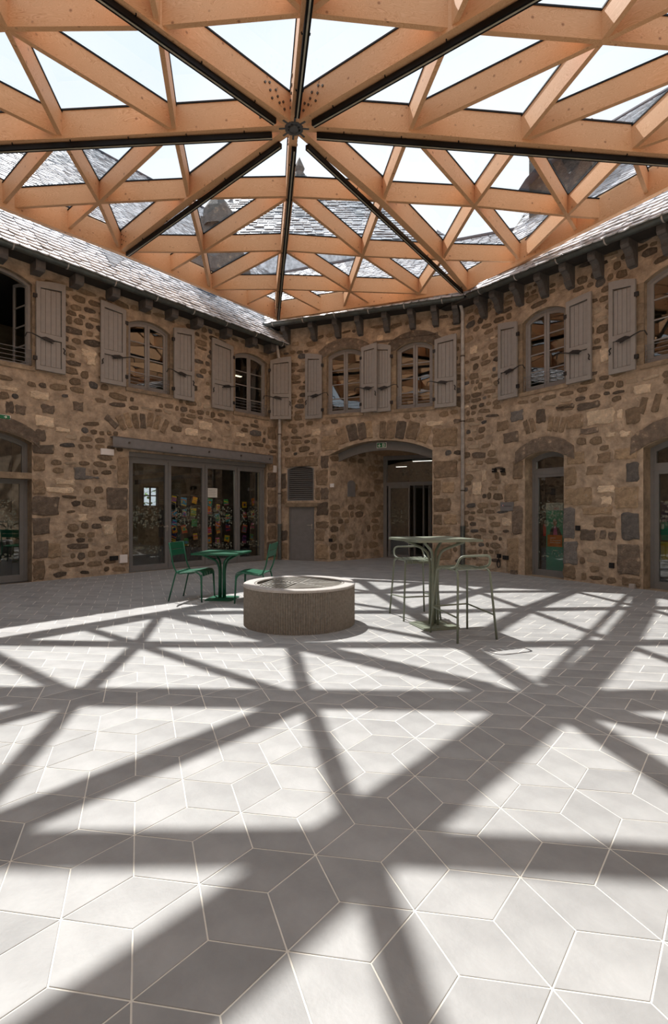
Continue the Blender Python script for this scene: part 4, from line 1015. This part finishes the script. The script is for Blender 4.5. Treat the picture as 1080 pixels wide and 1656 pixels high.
mid_ = lambda c: (c.x-(P2[0]+P3[0])/2)*(vC.y)-(c.y-4)*vC.x
running(vA, vC, lambda c: mid_(c) < 0); running(vA, vB, lambda c: mid_(c) >= 0)
bedding.build('joint_bedding', 'joint', floor, kind='stuff')
final.sort(key=lambda p: sum(p[0], Vector((0, 0))).length/len(p[0]))
vis_n = 0; rest = MB(); r_ = random.Random(3)
for p, low in final:
    c = sum(p, Vector((0, 0)))/len(p)
    q = shrink(p, gap)
    z = r_.uniform(-.0003, .0003)-.0014*low; inn = shrink(q, .0012)
    v = [(x.x-c.x, x.y-c.y, -.006) for x in q]+[(x.x-c.x, x.y-c.y, z-.0008) for x in q]+[(x.x-c.x, x.y-c.y, z) for x in inn]; n = len(q)
    f = [(b+k, b+(k+1) % n, b+n+(k+1) % n, b+n+k) for b in (0, n) for k in range(n)]+[tuple(range(2*n, 3*n))]
    infr = c.y > 1.25 and abs(c.x/c.y*F) < CX+5
    if infr and vis_n < 300:
        MB().add(v, f).build('floor_tile', 'tile', floor, loc=(c.x, c.y, 0)); vis_n += 1
    else: rest.add([(a+c.x, b+c.y, zz) for a, b, zz in v], f)
rest.build('floor_tiles', 'tile', floor, kind='stuff')
MB().add([(-9, -3, 0), (8, -3, 0), (8, .9, 0), (-9, .9, 0)], [(0, 1, 2, 3)]).build('floor_behind', 'tile', floor)
# passage and indoor floors
MB().add([WM.P(1.2, .001, -.01), WM.P(6, .001, -.01), WM.P(8, .001, -8), WM.P(1.2, .001, -8)], [(0, 1, 2, 3)]).build('passage_floor', 'tile', floor)
MB().add([WL.P(-1, .002, -.06), WL.P(LL_-.02, .002, -.06), WL.P(LL_-.02, .002, -4.6), WL.P(-1, .002, -4.6)], [(0, 1, 2, 3)]).build('indoor_floor', 'darkfl', floor)
MB().add([WR.P(.1, .002, -.3), WR.P(LR_+1, .002, -.3), WR.P(LR_+1, .002, -4), WR.P(.1, .002, -4)], [(0, 1, 2, 3)]).build('indoor_floor', 'darkfl', floor)

# ------------------------------------------------------------------ stone well with grille
well = empty('stone_well', (-.43, 6.34, 0)); tag(well, 'round ribbed stone well with a metal grille in the middle of the court', 'well')
Rw, Hw = .688, .50; v = []; k = 300; m = MB()
for i in range(k):
    r = Rw-(.016 if i % 2 else 0); a = 2*PI*i/k; v += [(r*math.cos(a), r*math.sin(a), 0), (r*math.cos(a), r*math.sin(a), Hw-.03)]
m.add(v, [(2*i, 2*((i+1) % k), 2*((i+1) % k)+1, 2*i+1) for i in range(k)]).build('ribbed_drum', 'concrete', well)
MB().lathe([(Rw-.012, Hw-.035), (Rw+.002, Hw-.03), (Rw+.002, Hw-.006), (Rw-.006, Hw), (.56, Hw), (.553, Hw-.012), (.553, Hw-.2)], 96).build('rim', 'rim', well)
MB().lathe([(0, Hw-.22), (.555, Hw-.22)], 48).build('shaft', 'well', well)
gr = MB().lathe([(.55, Hw-.02), (.55, Hw-.002), (.525, Hw-.002), (.525, Hw-.02)], 96); 
gro = gr.build('grille_ring', 'grille', well)
for sct in range(6):   # six sectors, bars of each run parallel to its own direction
    a0 = sct*PI/3+.25; ca, sa = math.cos(a0), math.sin(a0); cb, sb = math.cos(a0+PI/3), math.sin(a0+PI/3)
    MB().tube([(0, 0, Hw-.012), (.53*ca, .53*sa, Hw-.012)], .008, 4).build('grille_bar', 'grille', well)
    for t in range(1, 9):
        r0 = .53*t/9
        if sct % 2 == 0: p_, q_ = (r0*ca, r0*sa), (r0*cb, r0*sb)
        else:
            p_ = (r0*ca, r0*sa); ex = .53; dx_, dy_ = cb, sb; bq = p_[0]*dx_+p_[1]*dy_; s_ = -bq+math.sqrt(max(0, bq*bq-(r0*r0-ex*ex))); q_ = (p_[0]+dx_*s_, p_[1]+dy_*s_)
        pv, qv = Vector((*p_, Hw-.010)), Vector((*q_, Hw-.010)); bar(MB(), pv, qv, .018, -.012, .004).build('grille_bar', 'grille', well)

# ------------------------------------------------------------------ green chairs and table
def fillet(pts, r, n=5):
    pts = [Vector(p) for p in pts]; out = [pts[0]]
    for i in range(1, len(pts)-1):
        a, b, c = pts[i-1], pts[i], pts[i+1]; rr = min(r, (a-b).length*.45, (c-b).length*.45)
        p, q = b+(a-b).normalized()*rr, b+(c-b).normalized()*rr
        for k in range(n+1):
            t = k/n; out.append(p*(1-t)**2+b*2*t*(1-t)+q*t*t)
    return out+[pts[-1]]
def curved_slat(pts, y0, y1, th):   # side profile swept across the seat
    n = len(pts); v = []
    for y in (y0, y1):
        for x, z in pts: v.append((x, y, z))
        for x, z in pts: v.append((x, y, z-th))
    f = []
    for i in range(n-1): f += [(i, i+1, 2*n+i+1, 2*n+i), (n+i, 3*n+i, 3*n+i+1, n+i+1), (i, n+i, n+i+1, i+1), (2*n+i, 2*n+i+1, 3*n+i+1, 3*n+i)]
    f += [(0, 2*n, 3*n, n), (n-1, 2*n-1, 4*n-1, 3*n-1)]
    return MB().add(v, f)
def chair(x, y, rz, label):   # faces +x
    c = empty('garden_chair', (x, y, 0), rz); tag(c, label, 'chair', 'green slatted garden chairs'); r = .0115; W2 = .235
    for s_ in (-1, 1):
        MB().tube(fillet([(-.27, s_*(W2+.02), 0), (-.16, s_*W2, .43), (-.15, s_*W2, .455)], .04), r, 8).build('leg', 'green', c, smooth=True)
        MB().tube(fillet([(.27, s_*(W2+.02), 0), (.25, s_*W2, .40), (.17, s_*W2, .462), (-.14, s_*W2, .425), (-.20, s_*W2, .55), (-.27, s_*W2, .90)], .05), r, 8).build('side_frame', 'green', c, smooth=True)
        MB().tube([(.26, s_*W2, .42), (.27, s_*(W2+.02), 0)], r, 8).build('leg', 'green', c, smooth=True)
    prof = [(.275, .40), (.265, .445), (.24, .468), (.18, .478), (.08, .468), (-.02, .455), (-.12, .448), (-.17, .46)]
    n_ = 5; wt = 2*W2-.01
    for k in range(n_):
        y0 = -W2+.005+wt*k/n_+.006; y1 = -W2+.005+wt*(k+1)/n_-.006
        curved_slat(prof, y0, y1, .009).build('seat_slat', 'green', c)
    for z0, z1 in ((.70, .79), (.80, .90)):   # two back slats across
        xx = lambda z: -.20-(z-.55)*.2
        MB().hexa([(xx(z0)+.0, -W2-.01, z0), (xx(z0), W2+.01, z0), (xx(z0)-.01, W2+.01, z0), (xx(z0)-.01, -W2-.01, z0)], [(xx(z1), -W2-.01, z1), (xx(z1), W2+.01, z1), (xx(z1)-.01, W2+.01, z1), (xx(z1)-.01, -W2-.01, z1)]).build('back_slat', 'green', c)
    MB().tube(fillet([(.0, -W2, .44), (.02, -.1, .41), (.02, .1, .41), (.0, W2, .44)], .05), .007, 6).build('cross_bar', 'green', c)
    return c
chair(-2.24, 8.03, math.radians(-9), 'green slatted metal chair left of the green table')
chair(-1.19, 7.84, math.radians(173), 'green slatted metal chair between the green table and the stone well')
def rounded_sq(h, r, n=5):
    pts = []
    for cx, cy, a0 in ((h-r, h-r, 0), (-h+r, h-r, PI/2), (-h+r, -h+r, PI), (h-r, -h+r, 3*PI/2)):
        for k in range(n+1): a = a0+PI/2*k/n; pts.append((cx+r*math.cos(a), cy+r*math.sin(a)))
    return pts
def pedestal(name, x, y, rz, half, H_, base, mt, label, curve_z):
    t = empty(name, (x, y, 0), rz); tag(t, label, 'table')
    MB().prism(rounded_sq(half, .03), H_-.028, H_-.004, 'z').prism(rounded_sq(half-.012, .025), H_-.004, H_, 'z').build('tabletop', mt, t)
    MB().prism(rounded_sq(base, .05), .002, .014, 'z').prism(rounded_sq(base-.02, .05), .014, .02, 'z').build('base_plate', mt, t)
    for sx_, sy_ in ((1, 1), (1, -1), (-1, 1), (-1, -1)):
        MB().tube(fillet([(sx_*.035, sy_*.035, .02), (sx_*.032, sy_*.032, H_-curve_z), (sx_*.06, sy_*.06, H_-curve_z*.5), (sx_*half*.62, sy_*half*.62, H_-.035)], .10, 7), .0165, 8).build('column', mt, t, smooth=True)
    return t
pedestal('garden_table', -1.77, 8.05, math.radians(-9), .37, .745, .22, 'green', 'square green metal pedestal table between two green chairs', .28)
pedestal('high_table', 1.206, 6.14, math.radians(17), .42, 1.06, .235, 'sage', 'tall sage green square pedestal table between two bar stools', .30)
def stool(x, y, rz, label):   # faces +y, low back at -y
    c = empty('bar_stool', (x, y, 0), rz); tag(c, label, 'stool', 'sage green metal bar stools'); r = .0125; H_ = .755
    for s_ in (-1, 1):
        MB().tube(fillet([(s_*.25, -.265, 0), (s_*.205, -.205, H_-.03), (s_*.20, -.16, H_), (s_*.19, -.10, H_)], .05), r, 8).build('leg', 'sage', c, smooth=True)
        MB().tube(fillet([(s_*.25, .265, 0), (s_*.205, .205, H_-.03), (s_*.19, .16, H_), (s_*.19, -.10, H_)], .05), r, 8).build('leg', 'sage', c, smooth=True)
    MB().tube(fillet([(-.19, -.05, H_+.005), (-.215, -.19, H_+.03), (-.195, -.235, H_+.15), (.195, -.235, H_+.15), (.215, -.19, H_+.03), (.19, -.05, H_+.005)], .06, 6), r, 8).build('backrest_loop', 'sage', c, smooth=True)
    n_ = 5
    prof = [(-.20, H_+.01), (-.12, H_-.005), (0, H_-.01), (.12, H_), (.19, H_+.012), (.215, H_-.01), (.22, H_-.03)]
    for k in range(n_):
        a = -.19+.38*k/n_+.004; b = -.19+.38*(k+1)/n_-.004; m = MB(); n = len(prof)
        o = curved_slat(prof, a, b, .008); o.v = [(y_, x_, z_) for x_, y_, z_ in o.v]; o.build('seat_slat', 'sage', c)
    zf = .26; t = zf/H_; q = .25-.045*t, .265-.06*t
    MB().tube([(-q[0], -q[1], zf), (-q[0], q[1], zf+.04), (q[0], q[1], zf+.04), (q[0], -q[1], zf)], .0095, 8).build('footrest', 'sage', c)
    return c
stool(1.43, 5.65, math.radians(21), 'sage green bar stool with low curved back, right of the tall table')
stool(1.06, 6.70, math.radians(21+180-8), 'sage green bar stool with low curved back, behind the tall table on the left')

# ------------------------------------------------------------------ children's drawings behind the glass
SY = 1.0
scr0, scr1 = on_depth(WL, 262, 799, SY), on_depth(WL, 424, 880, SY)
sc_ = WL.empty('display_screen', scr0[0]-.05, 0, -SY-.06); tag(sc_, 'black mesh display screen inside the glazed room', 'screen')
sw, sh = scr1[0]-scr0[0]+.15, scr0[1]-.02; m = MB()
MB().box(0, sw, .02, .03, .05, sh-.25).build('panel', 'black', sc_)
x = 0
while x < sw: m.tube([(x, 0, .05), (x, 0, sh)], .004, 4); x += .05
for zz in [sh-.05*k for k in range(6)]: m.tube([(0, 0, zz), (sw, 0, zz)], .004, 4)
m.build('mesh_wires', 'iron', sc_, kind='stuff')
cols = ['c_yellow', 'c_blue', 'c_red', 'c_pink', 'c_orange', 'c_green', 'c_purple', 'c_teal', 'c_navy']
dr = [(135, 245, 'yellow', 'purple'), (235, 262, 'blue', 'yellow'), (350, 250, 'orange', 'yellow'), (140, 390, 'blue', 'orange'), (243, 380, 'blue', 'yellow'), (335, 370, 'yellow', 'teal'), (140, 485, 'blue', 'purple'), (140, 545, 'orange', 'yellow'), (240, 545, 'red', 'yellow'), (345, 480, 'green', 'teal'), (355, 620, 'yellow', 'pink'), (133, 635, 'navy', 'yellow'), (262, 680, 'green', 'orange'),
      (503, 270, 'green', 'blue'), (590, 325, 'yellow', 'purple'), (672, 270, 'green', 'pink'), (503, 350, 'orange', 'red'), (585, 430, 'blue', 'teal'), (690, 430, 'teal', 'red'), (588, 478, 'orange', 'purple'), (497, 565, 'red', 'pink'), (588, 550, 'orange', 'yellow'), (690, 530, 'navy', 'red'), (497, 660, 'orange', 'yellow'), (585, 665, 'pink', 'green'), (680, 640, 'yellow', 'teal'),
      (860, 295, 'yellow', 'orange'), (955, 265, 'orange', 'yellow'), (865, 400, 'pink', 'orange'), (950, 390, 'yellow', 'blue'), (860, 540, 'orange', 'purple'), (945, 515, 'pink', 'green'), (860, 650, 'purple', 'navy'), (935, 625, 'green', 'red')]
r_ = random.Random(11)
for i, (zx, zy, ca, cb) in enumerate(dr):
    px, py = 260+zx/6.353, 770+zy/6.353
    u, z = on_depth(WL, px, py, SY); pane = 'second' if px < 330 else 'third' if px < 383 else 'fourth'
    rowi = sorted({'1': 0}); rown = ['top', 'second', 'third', 'fourth', 'bottom'][min(4, max(0, int((zy-230)/95)))]
    cn, c0 = {'second': (['left', 'middle', 'right'], 100), 'third': (['left', 'middle', 'right'], 460), 'fourth': (['left', 'right'], 820)}[pane]
    coln = cn[max(0, min(len(cn)-1, int((zx-c0)/85)))]
    e = WL.empty('child_drawing', u, z, -SY+.0)
    tag(e, "child's painting in %s and %s, %s row, %s, behind the %s glass leaf" % (ca, cb, rown, coln, pane), 'drawing', 'paintings on the display screen')
    w_, h = r_.uniform(.13, .18), r_.uniform(.17, .24); e.rotation_euler.y = r_.uniform(-.25, .25)
    MB().prism([(-w_/2, -h/2), (w_/2, -h/2+r_.uniform(0, .03)), (w_/2-r_.uniform(0, .03), h/2), (-w_/2, h/2)], 0, .004).build('sheet', 'c_'+ca, e)
    n_ = r_.randrange(2, 5)
    for k in range(n_):
        a = -h/2*.8+h*.8*k/n_; t_ = r_.uniform(-.04, .04); cc = r_.choice(['c_'+cb, r_.choice(cols), 'c_'+cb])
        MB().prism([(-w_/2*.9, a), (w_/2*.9, a+t_), (w_/2*.85, a+t_+h*.12), (-w_/2*.9, a+h*.12)], -.003, 0).build('paint_stroke', cc, e)
    if r_.random() < .5: MB().prism([(.04*math.cos(t*PI/4), .04*math.sin(t*PI/4)) for t in range(8)], -.005, -.002).build('paint_blot', r_.choice(cols), e)
nu, nz_ = WL.hit(344.5, 797, -.13)
nt_ = WL.empty('paper_notice', nu, nz_, -.128); tag(nt_, 'white sheet of printed text taped inside the third glass leaf', 'notice')
MB().box(-.16, .13, 0, .003, -.12, .12).build('sheet', 'paper', nt_)
for k in range(9): MB().box(-.14, .10-(k % 3)*.02, -.001, 0, .09-k*.022, .095-k*.022).build('text_line', 'steel', nt_)
# tree seen through the back window of the glazed room, its glazing bars
bw = WL.empty('window_8', hu0, hz0, -4.5, kind='structure')
MB().ring([(0, 0), (0, hz1-hz0), (hu1-hu0, hz1-hz0), (hu1-hu0, 0)], [(.05, .05), (.05, hz1-hz0-.05), (hu1-hu0-.05, hz1-hz0-.05), (hu1-hu0-.05, .05)], -.02, .08).box((hu1-hu0)/2-.02, (hu1-hu0)/2+.02, 0, .05, .05, hz1-hz0-.05).box(.05, hu1-hu0-.05, 0, .05, (hz1-hz0)*.55-.02, (hz1-hz0)*.55+.02).build('window_frame', 'black', bw)
tree = WL.empty('garden_tree', (hu0+hu1)/2, 0, -8.5); tag(tree, 'leafy green tree seen through the back window of the glazed room', 'tree')
m = MB(); r_ = random.Random(2)
for k in range(2600):
    p = Vector((r_.gauss(0, .9), r_.gauss(0, .7), (hz0+hz1)/2+.15+r_.gauss(0, .75))); a = r_.uniform(0, 6.28); s_ = .12; b = r_.uniform(-1, 1)
    m.add([p, p+Vector((math.cos(a)*s_, math.sin(a)*s_, b*s_*.5)), p+Vector((math.cos(a+.6)*s_*1.6, math.sin(a+.6)*s_*1.6, b*s_)), p+Vector((math.cos(a+1.2)*s_, math.sin(a+1.2)*s_, b*s_*.5))], [(0, 1, 2, 3)])
m.build('foliage', 'leaf', tree, kind='stuff'); MB().tube([(0, 0, 0), (0, 0, 2.2)], .12, 8).build('trunk', 'st_brown', tree)
# ceiling joists of the glazed room, and a fill light added there
for k, (xa, ya, xb, yb) in enumerate(((212, 766, 283, 758), (218, 780, 352, 765))):
    p0, p1 = on_depth(WL, xa, ya, 2.2), on_depth(WL, xb, yb, 2.2)
    j = WL.empty('ceiling_joist', 0, 0, 0, kind='structure'); MB().hexa([(p0[0], 2.0, p0[1]-.06), (p1[0], 2.4, p1[1]-.06), (p1[0], 2.6, p1[1]-.06), (p0[0], 2.2, p0[1]-.06)], [(p0[0], 2.0, p0[1]+.06), (p1[0], 2.4, p1[1]+.06), (p1[0], 2.6, p1[1]+.06), (p0[0], 2.2, p0[1]+.06)]).build('joist', 'black', j)
ld = bpy.data.lights.new('room_fill', 'AREA'); ld.size = 1.2; ld.size_y = .3; ld.shape = 'RECTANGLE'; ld.energy = 24; ld.color = (1, .9, .76)  # unseen area light, added so the drawings show in the dark interior
lo = bpy.data.objects.new('room_fill', ld); C.objects.link(lo); lo.location = WL.P((GX0+GX1)/2+.4, 3.1, -.75); lo['label'] = 'added unseen fill light inside the glazed room'; lo['category'] = 'lamp'
l2 = bpy.data.lights.new('room_fill', 'AREA'); l2.size = .5; l2.energy = 14; l2.color = (1, .93, .84); lo2 = bpy.data.objects.new('room_fill', l2); C.objects.link(lo2); lo2.location = WR.P((dop[5]['u0']+dop[5]['u1'])/2+.3, 3.0, -.9); lo2.rotation_euler = Vector((WR.N[0]*-.25, WR.N[1]*-.25, -1)).to_track_quat('-Z', 'Y').to_euler(); lo2['label'] = 'added unseen fill light inside the first right-hand door'; lo2['category'] = 'lamp'  # unseen area light without a fitting, added to brighten the banner

# ------------------------------------------------------------------ signs, poster, small fittings
def exit_sign(W, x0, y0, x1, y1, d, label, arrow, mirror):
    (ua, za), (ub, zb) = W.hit(x0, y0, d), W.hit(x1, y1, d); w_, h = ub-ua, za-zb
    s_ = W.empty('exit_sign', ua, zb, d); tag(s_, label, 'sign'); 
    MB().box(0, w_, 0, .03, 0, h).build('housing', 'white', s_); MB().box(w_*.05, w_*.95, -.004, 0, h*.1, h*.9).build('face', 'signgreen', s_)
    cx_, cz_ = (w_*.72 if arrow == 'right' else w_*.28), h*.5; k = h*.30
    A_ = [(-1, .22), (.1, .22), (-.15, .9), (.25, .9), (1, 0), (.25, -.9), (-.15, -.9), (.1, -.22), (-1, -.22)]
    pts = [(cx_+x*k, cz_+z*k) for x, z in A_] if arrow == 'right' else [(cx_+z*k, cz_-x*k) for x, z in A_]
    MB().prism(pts, -.007, -.004).build('arrow', 'signwhite', s_)
    dx = w_*.28 if arrow == 'right' else w_*.72
    MB().box(dx-k*.75, dx+k*.75, -.007, -.004, cz_-k, cz_+k).build('doorway', 'signwhite', s_)
    q = lambda x, z: (dx+x*k, cz_+z*k)
    MB().prism([q(.1+.18*math.cos(a*PI/4), .68+.18*math.sin(a*PI/4)) for a in range(8)], -.010, -.007).prism([q(-.2, .45), q(.3, .45), q(.15, -.15), q(.45, -.5), q(.3, -.85), q(.15, -.6), q(-.05, -.3), q(-.35, -.75), q(-.5, -.65), q(-.2, -.1)], -.010, -.007).build('running_figure', 'signgreen', s_)
exit_sign(WL, -14, 668, 17.5, 679, .03, 'green exit sign with an arrow to the right at far left', 'right', 0)
exit_sign(WM, 609, 716, 624.5, 724, -.24, 'green exit sign with a down arrow on the steel header of the arch', 'down', 0)
def box_on(W, name, x0, y0, x1, y1, mt, label, cat, th=.05, d=0, extra=None):
    (ua, za), (ub, zb) = W.hit((x0), (y0+y1)/2-(y1-y0)/2, d), W.hit(x1, y1, d); zt = W.hit((x0+x1)/2, y0, d)[1]; zb = W.hit((x0+x1)/2, y1, d)[1]
    s_ = W.empty(name, ua, zb, d); tag(s_, label, cat); w_, h = ub-ua, zt-zb; c = min(.012, w_*.1, h*.1)
    MB().hexa([(0, .01, 0), (w_, .01, 0), (w_, -th+.006, 0), (0, -th+.006, 0)], [(0, .01, h), (w_, .01, h), (w_, -th+.006, h), (0, -th+.006, h)]).hexa([(c, -th+.006, c), (w_-c, -th+.006, c), (w_-c, -th, c), (c, -th, c)], [(c, -th+.006, h-c), (w_-c, -th+.006, h-c), (w_-c, -th, h-c), (c, -th, h-c)]).build('casing', mt, s_)
    if extra: extra(s_, w_, h, th)
    return s_
box_on(WL, 'emergency_light', 162, 726, 183, 736, 'white', 'small white emergency light box left of the steel lintel', 'lamp')
def rnd(s_, w_, h, th): MB().lathe([(0, 0), (w_*.42, 0), (w_*.42, -.01)], 16).build('cover', 'white', s_)
box_on(WL, 'junction_box', 192, 897, 204, 910, 'white', 'white square junction box low on the wall beside the glass door', 'box', .07)
def sock(s_, w_, h, th):
    for x in (.3, .7): MB().tube([(w_*x, -th+.001, h*.5), (w_*x, -th-.004, h*.5)], h*.22, 8).build('socket_hole', 'iron', s_)
box_on(WL, 'wall_socket', 177, 899, 190, 906, 'black', 'black double wall socket beside the white junction box', 'socket', .04, extra=sock)
box_on(WL, 'alarm_box', 441, 753, 446.5, 764, 'white', 'small white box on the left wall by the corner downpipe', 'box', .04)
box_on(WM, 'card_reader', 534, 782, 540, 788, 'white', 'tiny white reader box beside the dark stone at the passage', 'box', .02)
box_on(WM, 'wall_socket', 532, 871, 537.5, 876, 'black', 'small black wall socket low at the left edge of the passage', 'socket', .03, extra=sock)
for x, lb_ in ((797.5, 'left of the two black wall spotlights beside the first right-hand door'), (811, 'right of the two black wall spotlights beside the first right-hand door')):
    s_ = box_on(WR, 'wall_spotlight', x, 757.5, x+6, 764, 'black', lb_, 'lamp', .06)
    MB().lathe([(0, .0), (.02, 0), (.028, .012)], 10).build('lens', 'grille', s_, loc=(.04, -.065, .04))
box_on(WR, 'wall_socket', 931.5, 850, 938.5, 858, 'black', 'black wall socket on the pier between the right-hand doors, upper one', 'socket', .04, extra=sock)
box_on(WR, 'wall_socket', 986, 910, 993.5, 918.5, 'black', 'black wall socket on the pier between the right-hand doors, lower one', 'socket', .04, extra=sock)
box_on(WR, 'wall_socket', 814, 898.5, 823.5, 905, 'black', 'black double socket beside the coiled cable', 'socket', .04, extra=sock)
box_on(WR, 'door_stop', 1020, 944, 1029, 952, 'rim', 'small pale stone door stop at the foot of the far right door', 'door stop', .08)
box_on(WR, 'door_stop', 828.5, 922, 837, 928.5, 'st_dark', 'small dark door stop left of the first right-hand door', 'door stop', .08)
u, z = WR.hit(807, 900, .03); cb = WR.empty('cable_reel', u, z, .03); tag(cb, 'coiled black cable hanging from a plug low on the right wall', 'cable')
MB().box(-.035, .035, -.04, .03, -.03, .06).build('plug', 'black', cb); MB().tube([(0, -.02, 0), (.0, -.02, -.08)]+[(.045*math.sin(a), -.02, -.17+.08*math.cos(a)) for a in [k*PI/6 for k in range(13)]], .012, 6).build('cord', 'black', cb)
def text_mesh(body, size, mt, parent, loc, name='lettering', align='LEFT'):
    cu = bpy.data.curves.new(name, 'FONT'); cu.body = body; cu.size = size; cu.extrude = .0008; cu.align_x = align
    ob = bpy.data.objects.new(name, cu); C.objects.link(ob); bpy.context.view_layer.update()
    me = bpy.data.meshes.new_from_object(ob.evaluated_get(bpy.context.evaluated_depsgraph_get())); bpy.data.objects.remove(ob)
    me.materials.clear(); me.materials.append(M[mt]); o = bpy.data.objects.new(name, me); C.objects.link(o); o.parent = parent; o.location = loc; o.rotation_euler = (PI/2, 0, 0); return o
def plate(s_, w_, h, th):
    MB().box(w_*.16, w_*.21, -th-.002, -th, h*.58, h*.68).build('mark', 'signwhite', s_); MB().box(w_*.21, w_*.26, -th-.002, -th, h*.58, h*.68).build('mark', 'c_red', s_)
    MB().box(w_*.1, w_*.15, -th-.002, -th, h*.58, h*.68).build('mark', 'c_navy', s_); MB().box(w_*.29, w_*.85, -th-.002, -th, h*.52, h*.57).build('text_line', 'iron', s_)
box_on(WR, 'name_plate', 809.5, 812, 831, 826.5, 'steel', 'grey metal wall plate with a tiny tricolour mark left of the first right-hand door', 'sign', .02, extra=plate)
nch = empty('blocked_niche', WM.P(o4['u0'])); nch.rotation_euler.z = WM.rz+pa; tag(nch, 'small grey arched panel closing a niche in the passage wall', 'panel')
def on_passage(px, py):
    Wp = Wall(WM.P(o4['u0'])[:2], (math.cos(WM.rz+pa), math.sin(WM.rz+pa))); return Wp.hit(px, py)
na, nb = on_passage(561.5, 803), on_passage(573.5, 782)
MB().prism(arc_pts(na[0], nb[0], na[1], nb[1], nb[1]+(nb[0]-na[0])*.3, 8), -.03, .02).build('panel', 'steel', nch)
# roll-up banner behind the first right-hand door
ba, bb_ = WR.hit(883, 927, -.44), WR.hit(911, 813, -.44); 
bn = WR.empty('banner', ba[0], ba[1], -.44); tag(bn, 'tall teal and white poster banner with an orange square behind the first right-hand door', 'poster')
bw_, bh = .40, bb_[1]-ba[1]
MB().box(0, bw_, 0, .006, 0, bh).build('sheet', 'c_teal', bn)
MB().box(0, bw_, -.003, 0, bh*.895, bh).build('header', 'paper', bn)
text_mesh('SAISON', .075, 'c_coat', bn, (.10, -.004, bh*.955)); text_mesh('2024', .06, 'c_red', bn, (.18, -.004, bh*.905))
MB().box(.03, bw_-.02, -.003, 0, bh*.385, bh*.55).build('orange_square', 'c_orange', bn)
for k, t in enumerate(('ateliers', 'et rencontres', 'toute l annee')): text_mesh(t, .045, 'signwhite', bn, (.10, -.005, bh*.50-.05*k))
q = lambda x, z: (x, bh*.55+z)
MB().prism([q(.08, 0), q(.12, .14), q(.2, .20), q(.3, .16), q(.37, .0)], -.003, 0).build('portrait_coat', 'c_coat', bn)
MB().prism([q(.17, 0), q(.19, .19), q(.24, .19), q(.27, .0)], -.005, -.003).build('portrait_scarf', 'c_pink', bn)
MB().prism([q(.215+.045*math.cos(a*PI/5), .26+.065*math.sin(a*PI/5)) for a in range(10)], -.005, -.003).build('portrait_face', 'c_skin', bn)
MB().prism([q(.215+.05*math.cos(a*PI/5), .30+.045*math.sin(a*PI/5)) for a in range(6)], -.007, -.005).build('portrait_hair', 'c_hair', bn)
MB().box(-.07, 0, -.003, .004, bh*.53, bh*.70).build('side_flag', 'c_red', bn)
# colourful things behind the far right door
u, z = WR.hit(1072, 860, -.6)
pp = WR.empty('leaflet_stand', u, 0, -.6); tag(pp, 'stand of yellow and green leaflets behind the far right glass door', 'stand')
MB().box(-.05, .5, 0, .3, 0, .9).build('stand_body', 'c_coat', pp)
for k, cc in enumerate(('c_yellow', 'c_green', 'c_teal', 'c_yellow', 'c_navy', 'c_green')): MB().box(-.03+(k % 2)*.22, .17+(k % 2)*.22, -.02, 0, .5+.36*(k//2), .83+.36*(k//2)).build('leaflet', cc, pp)
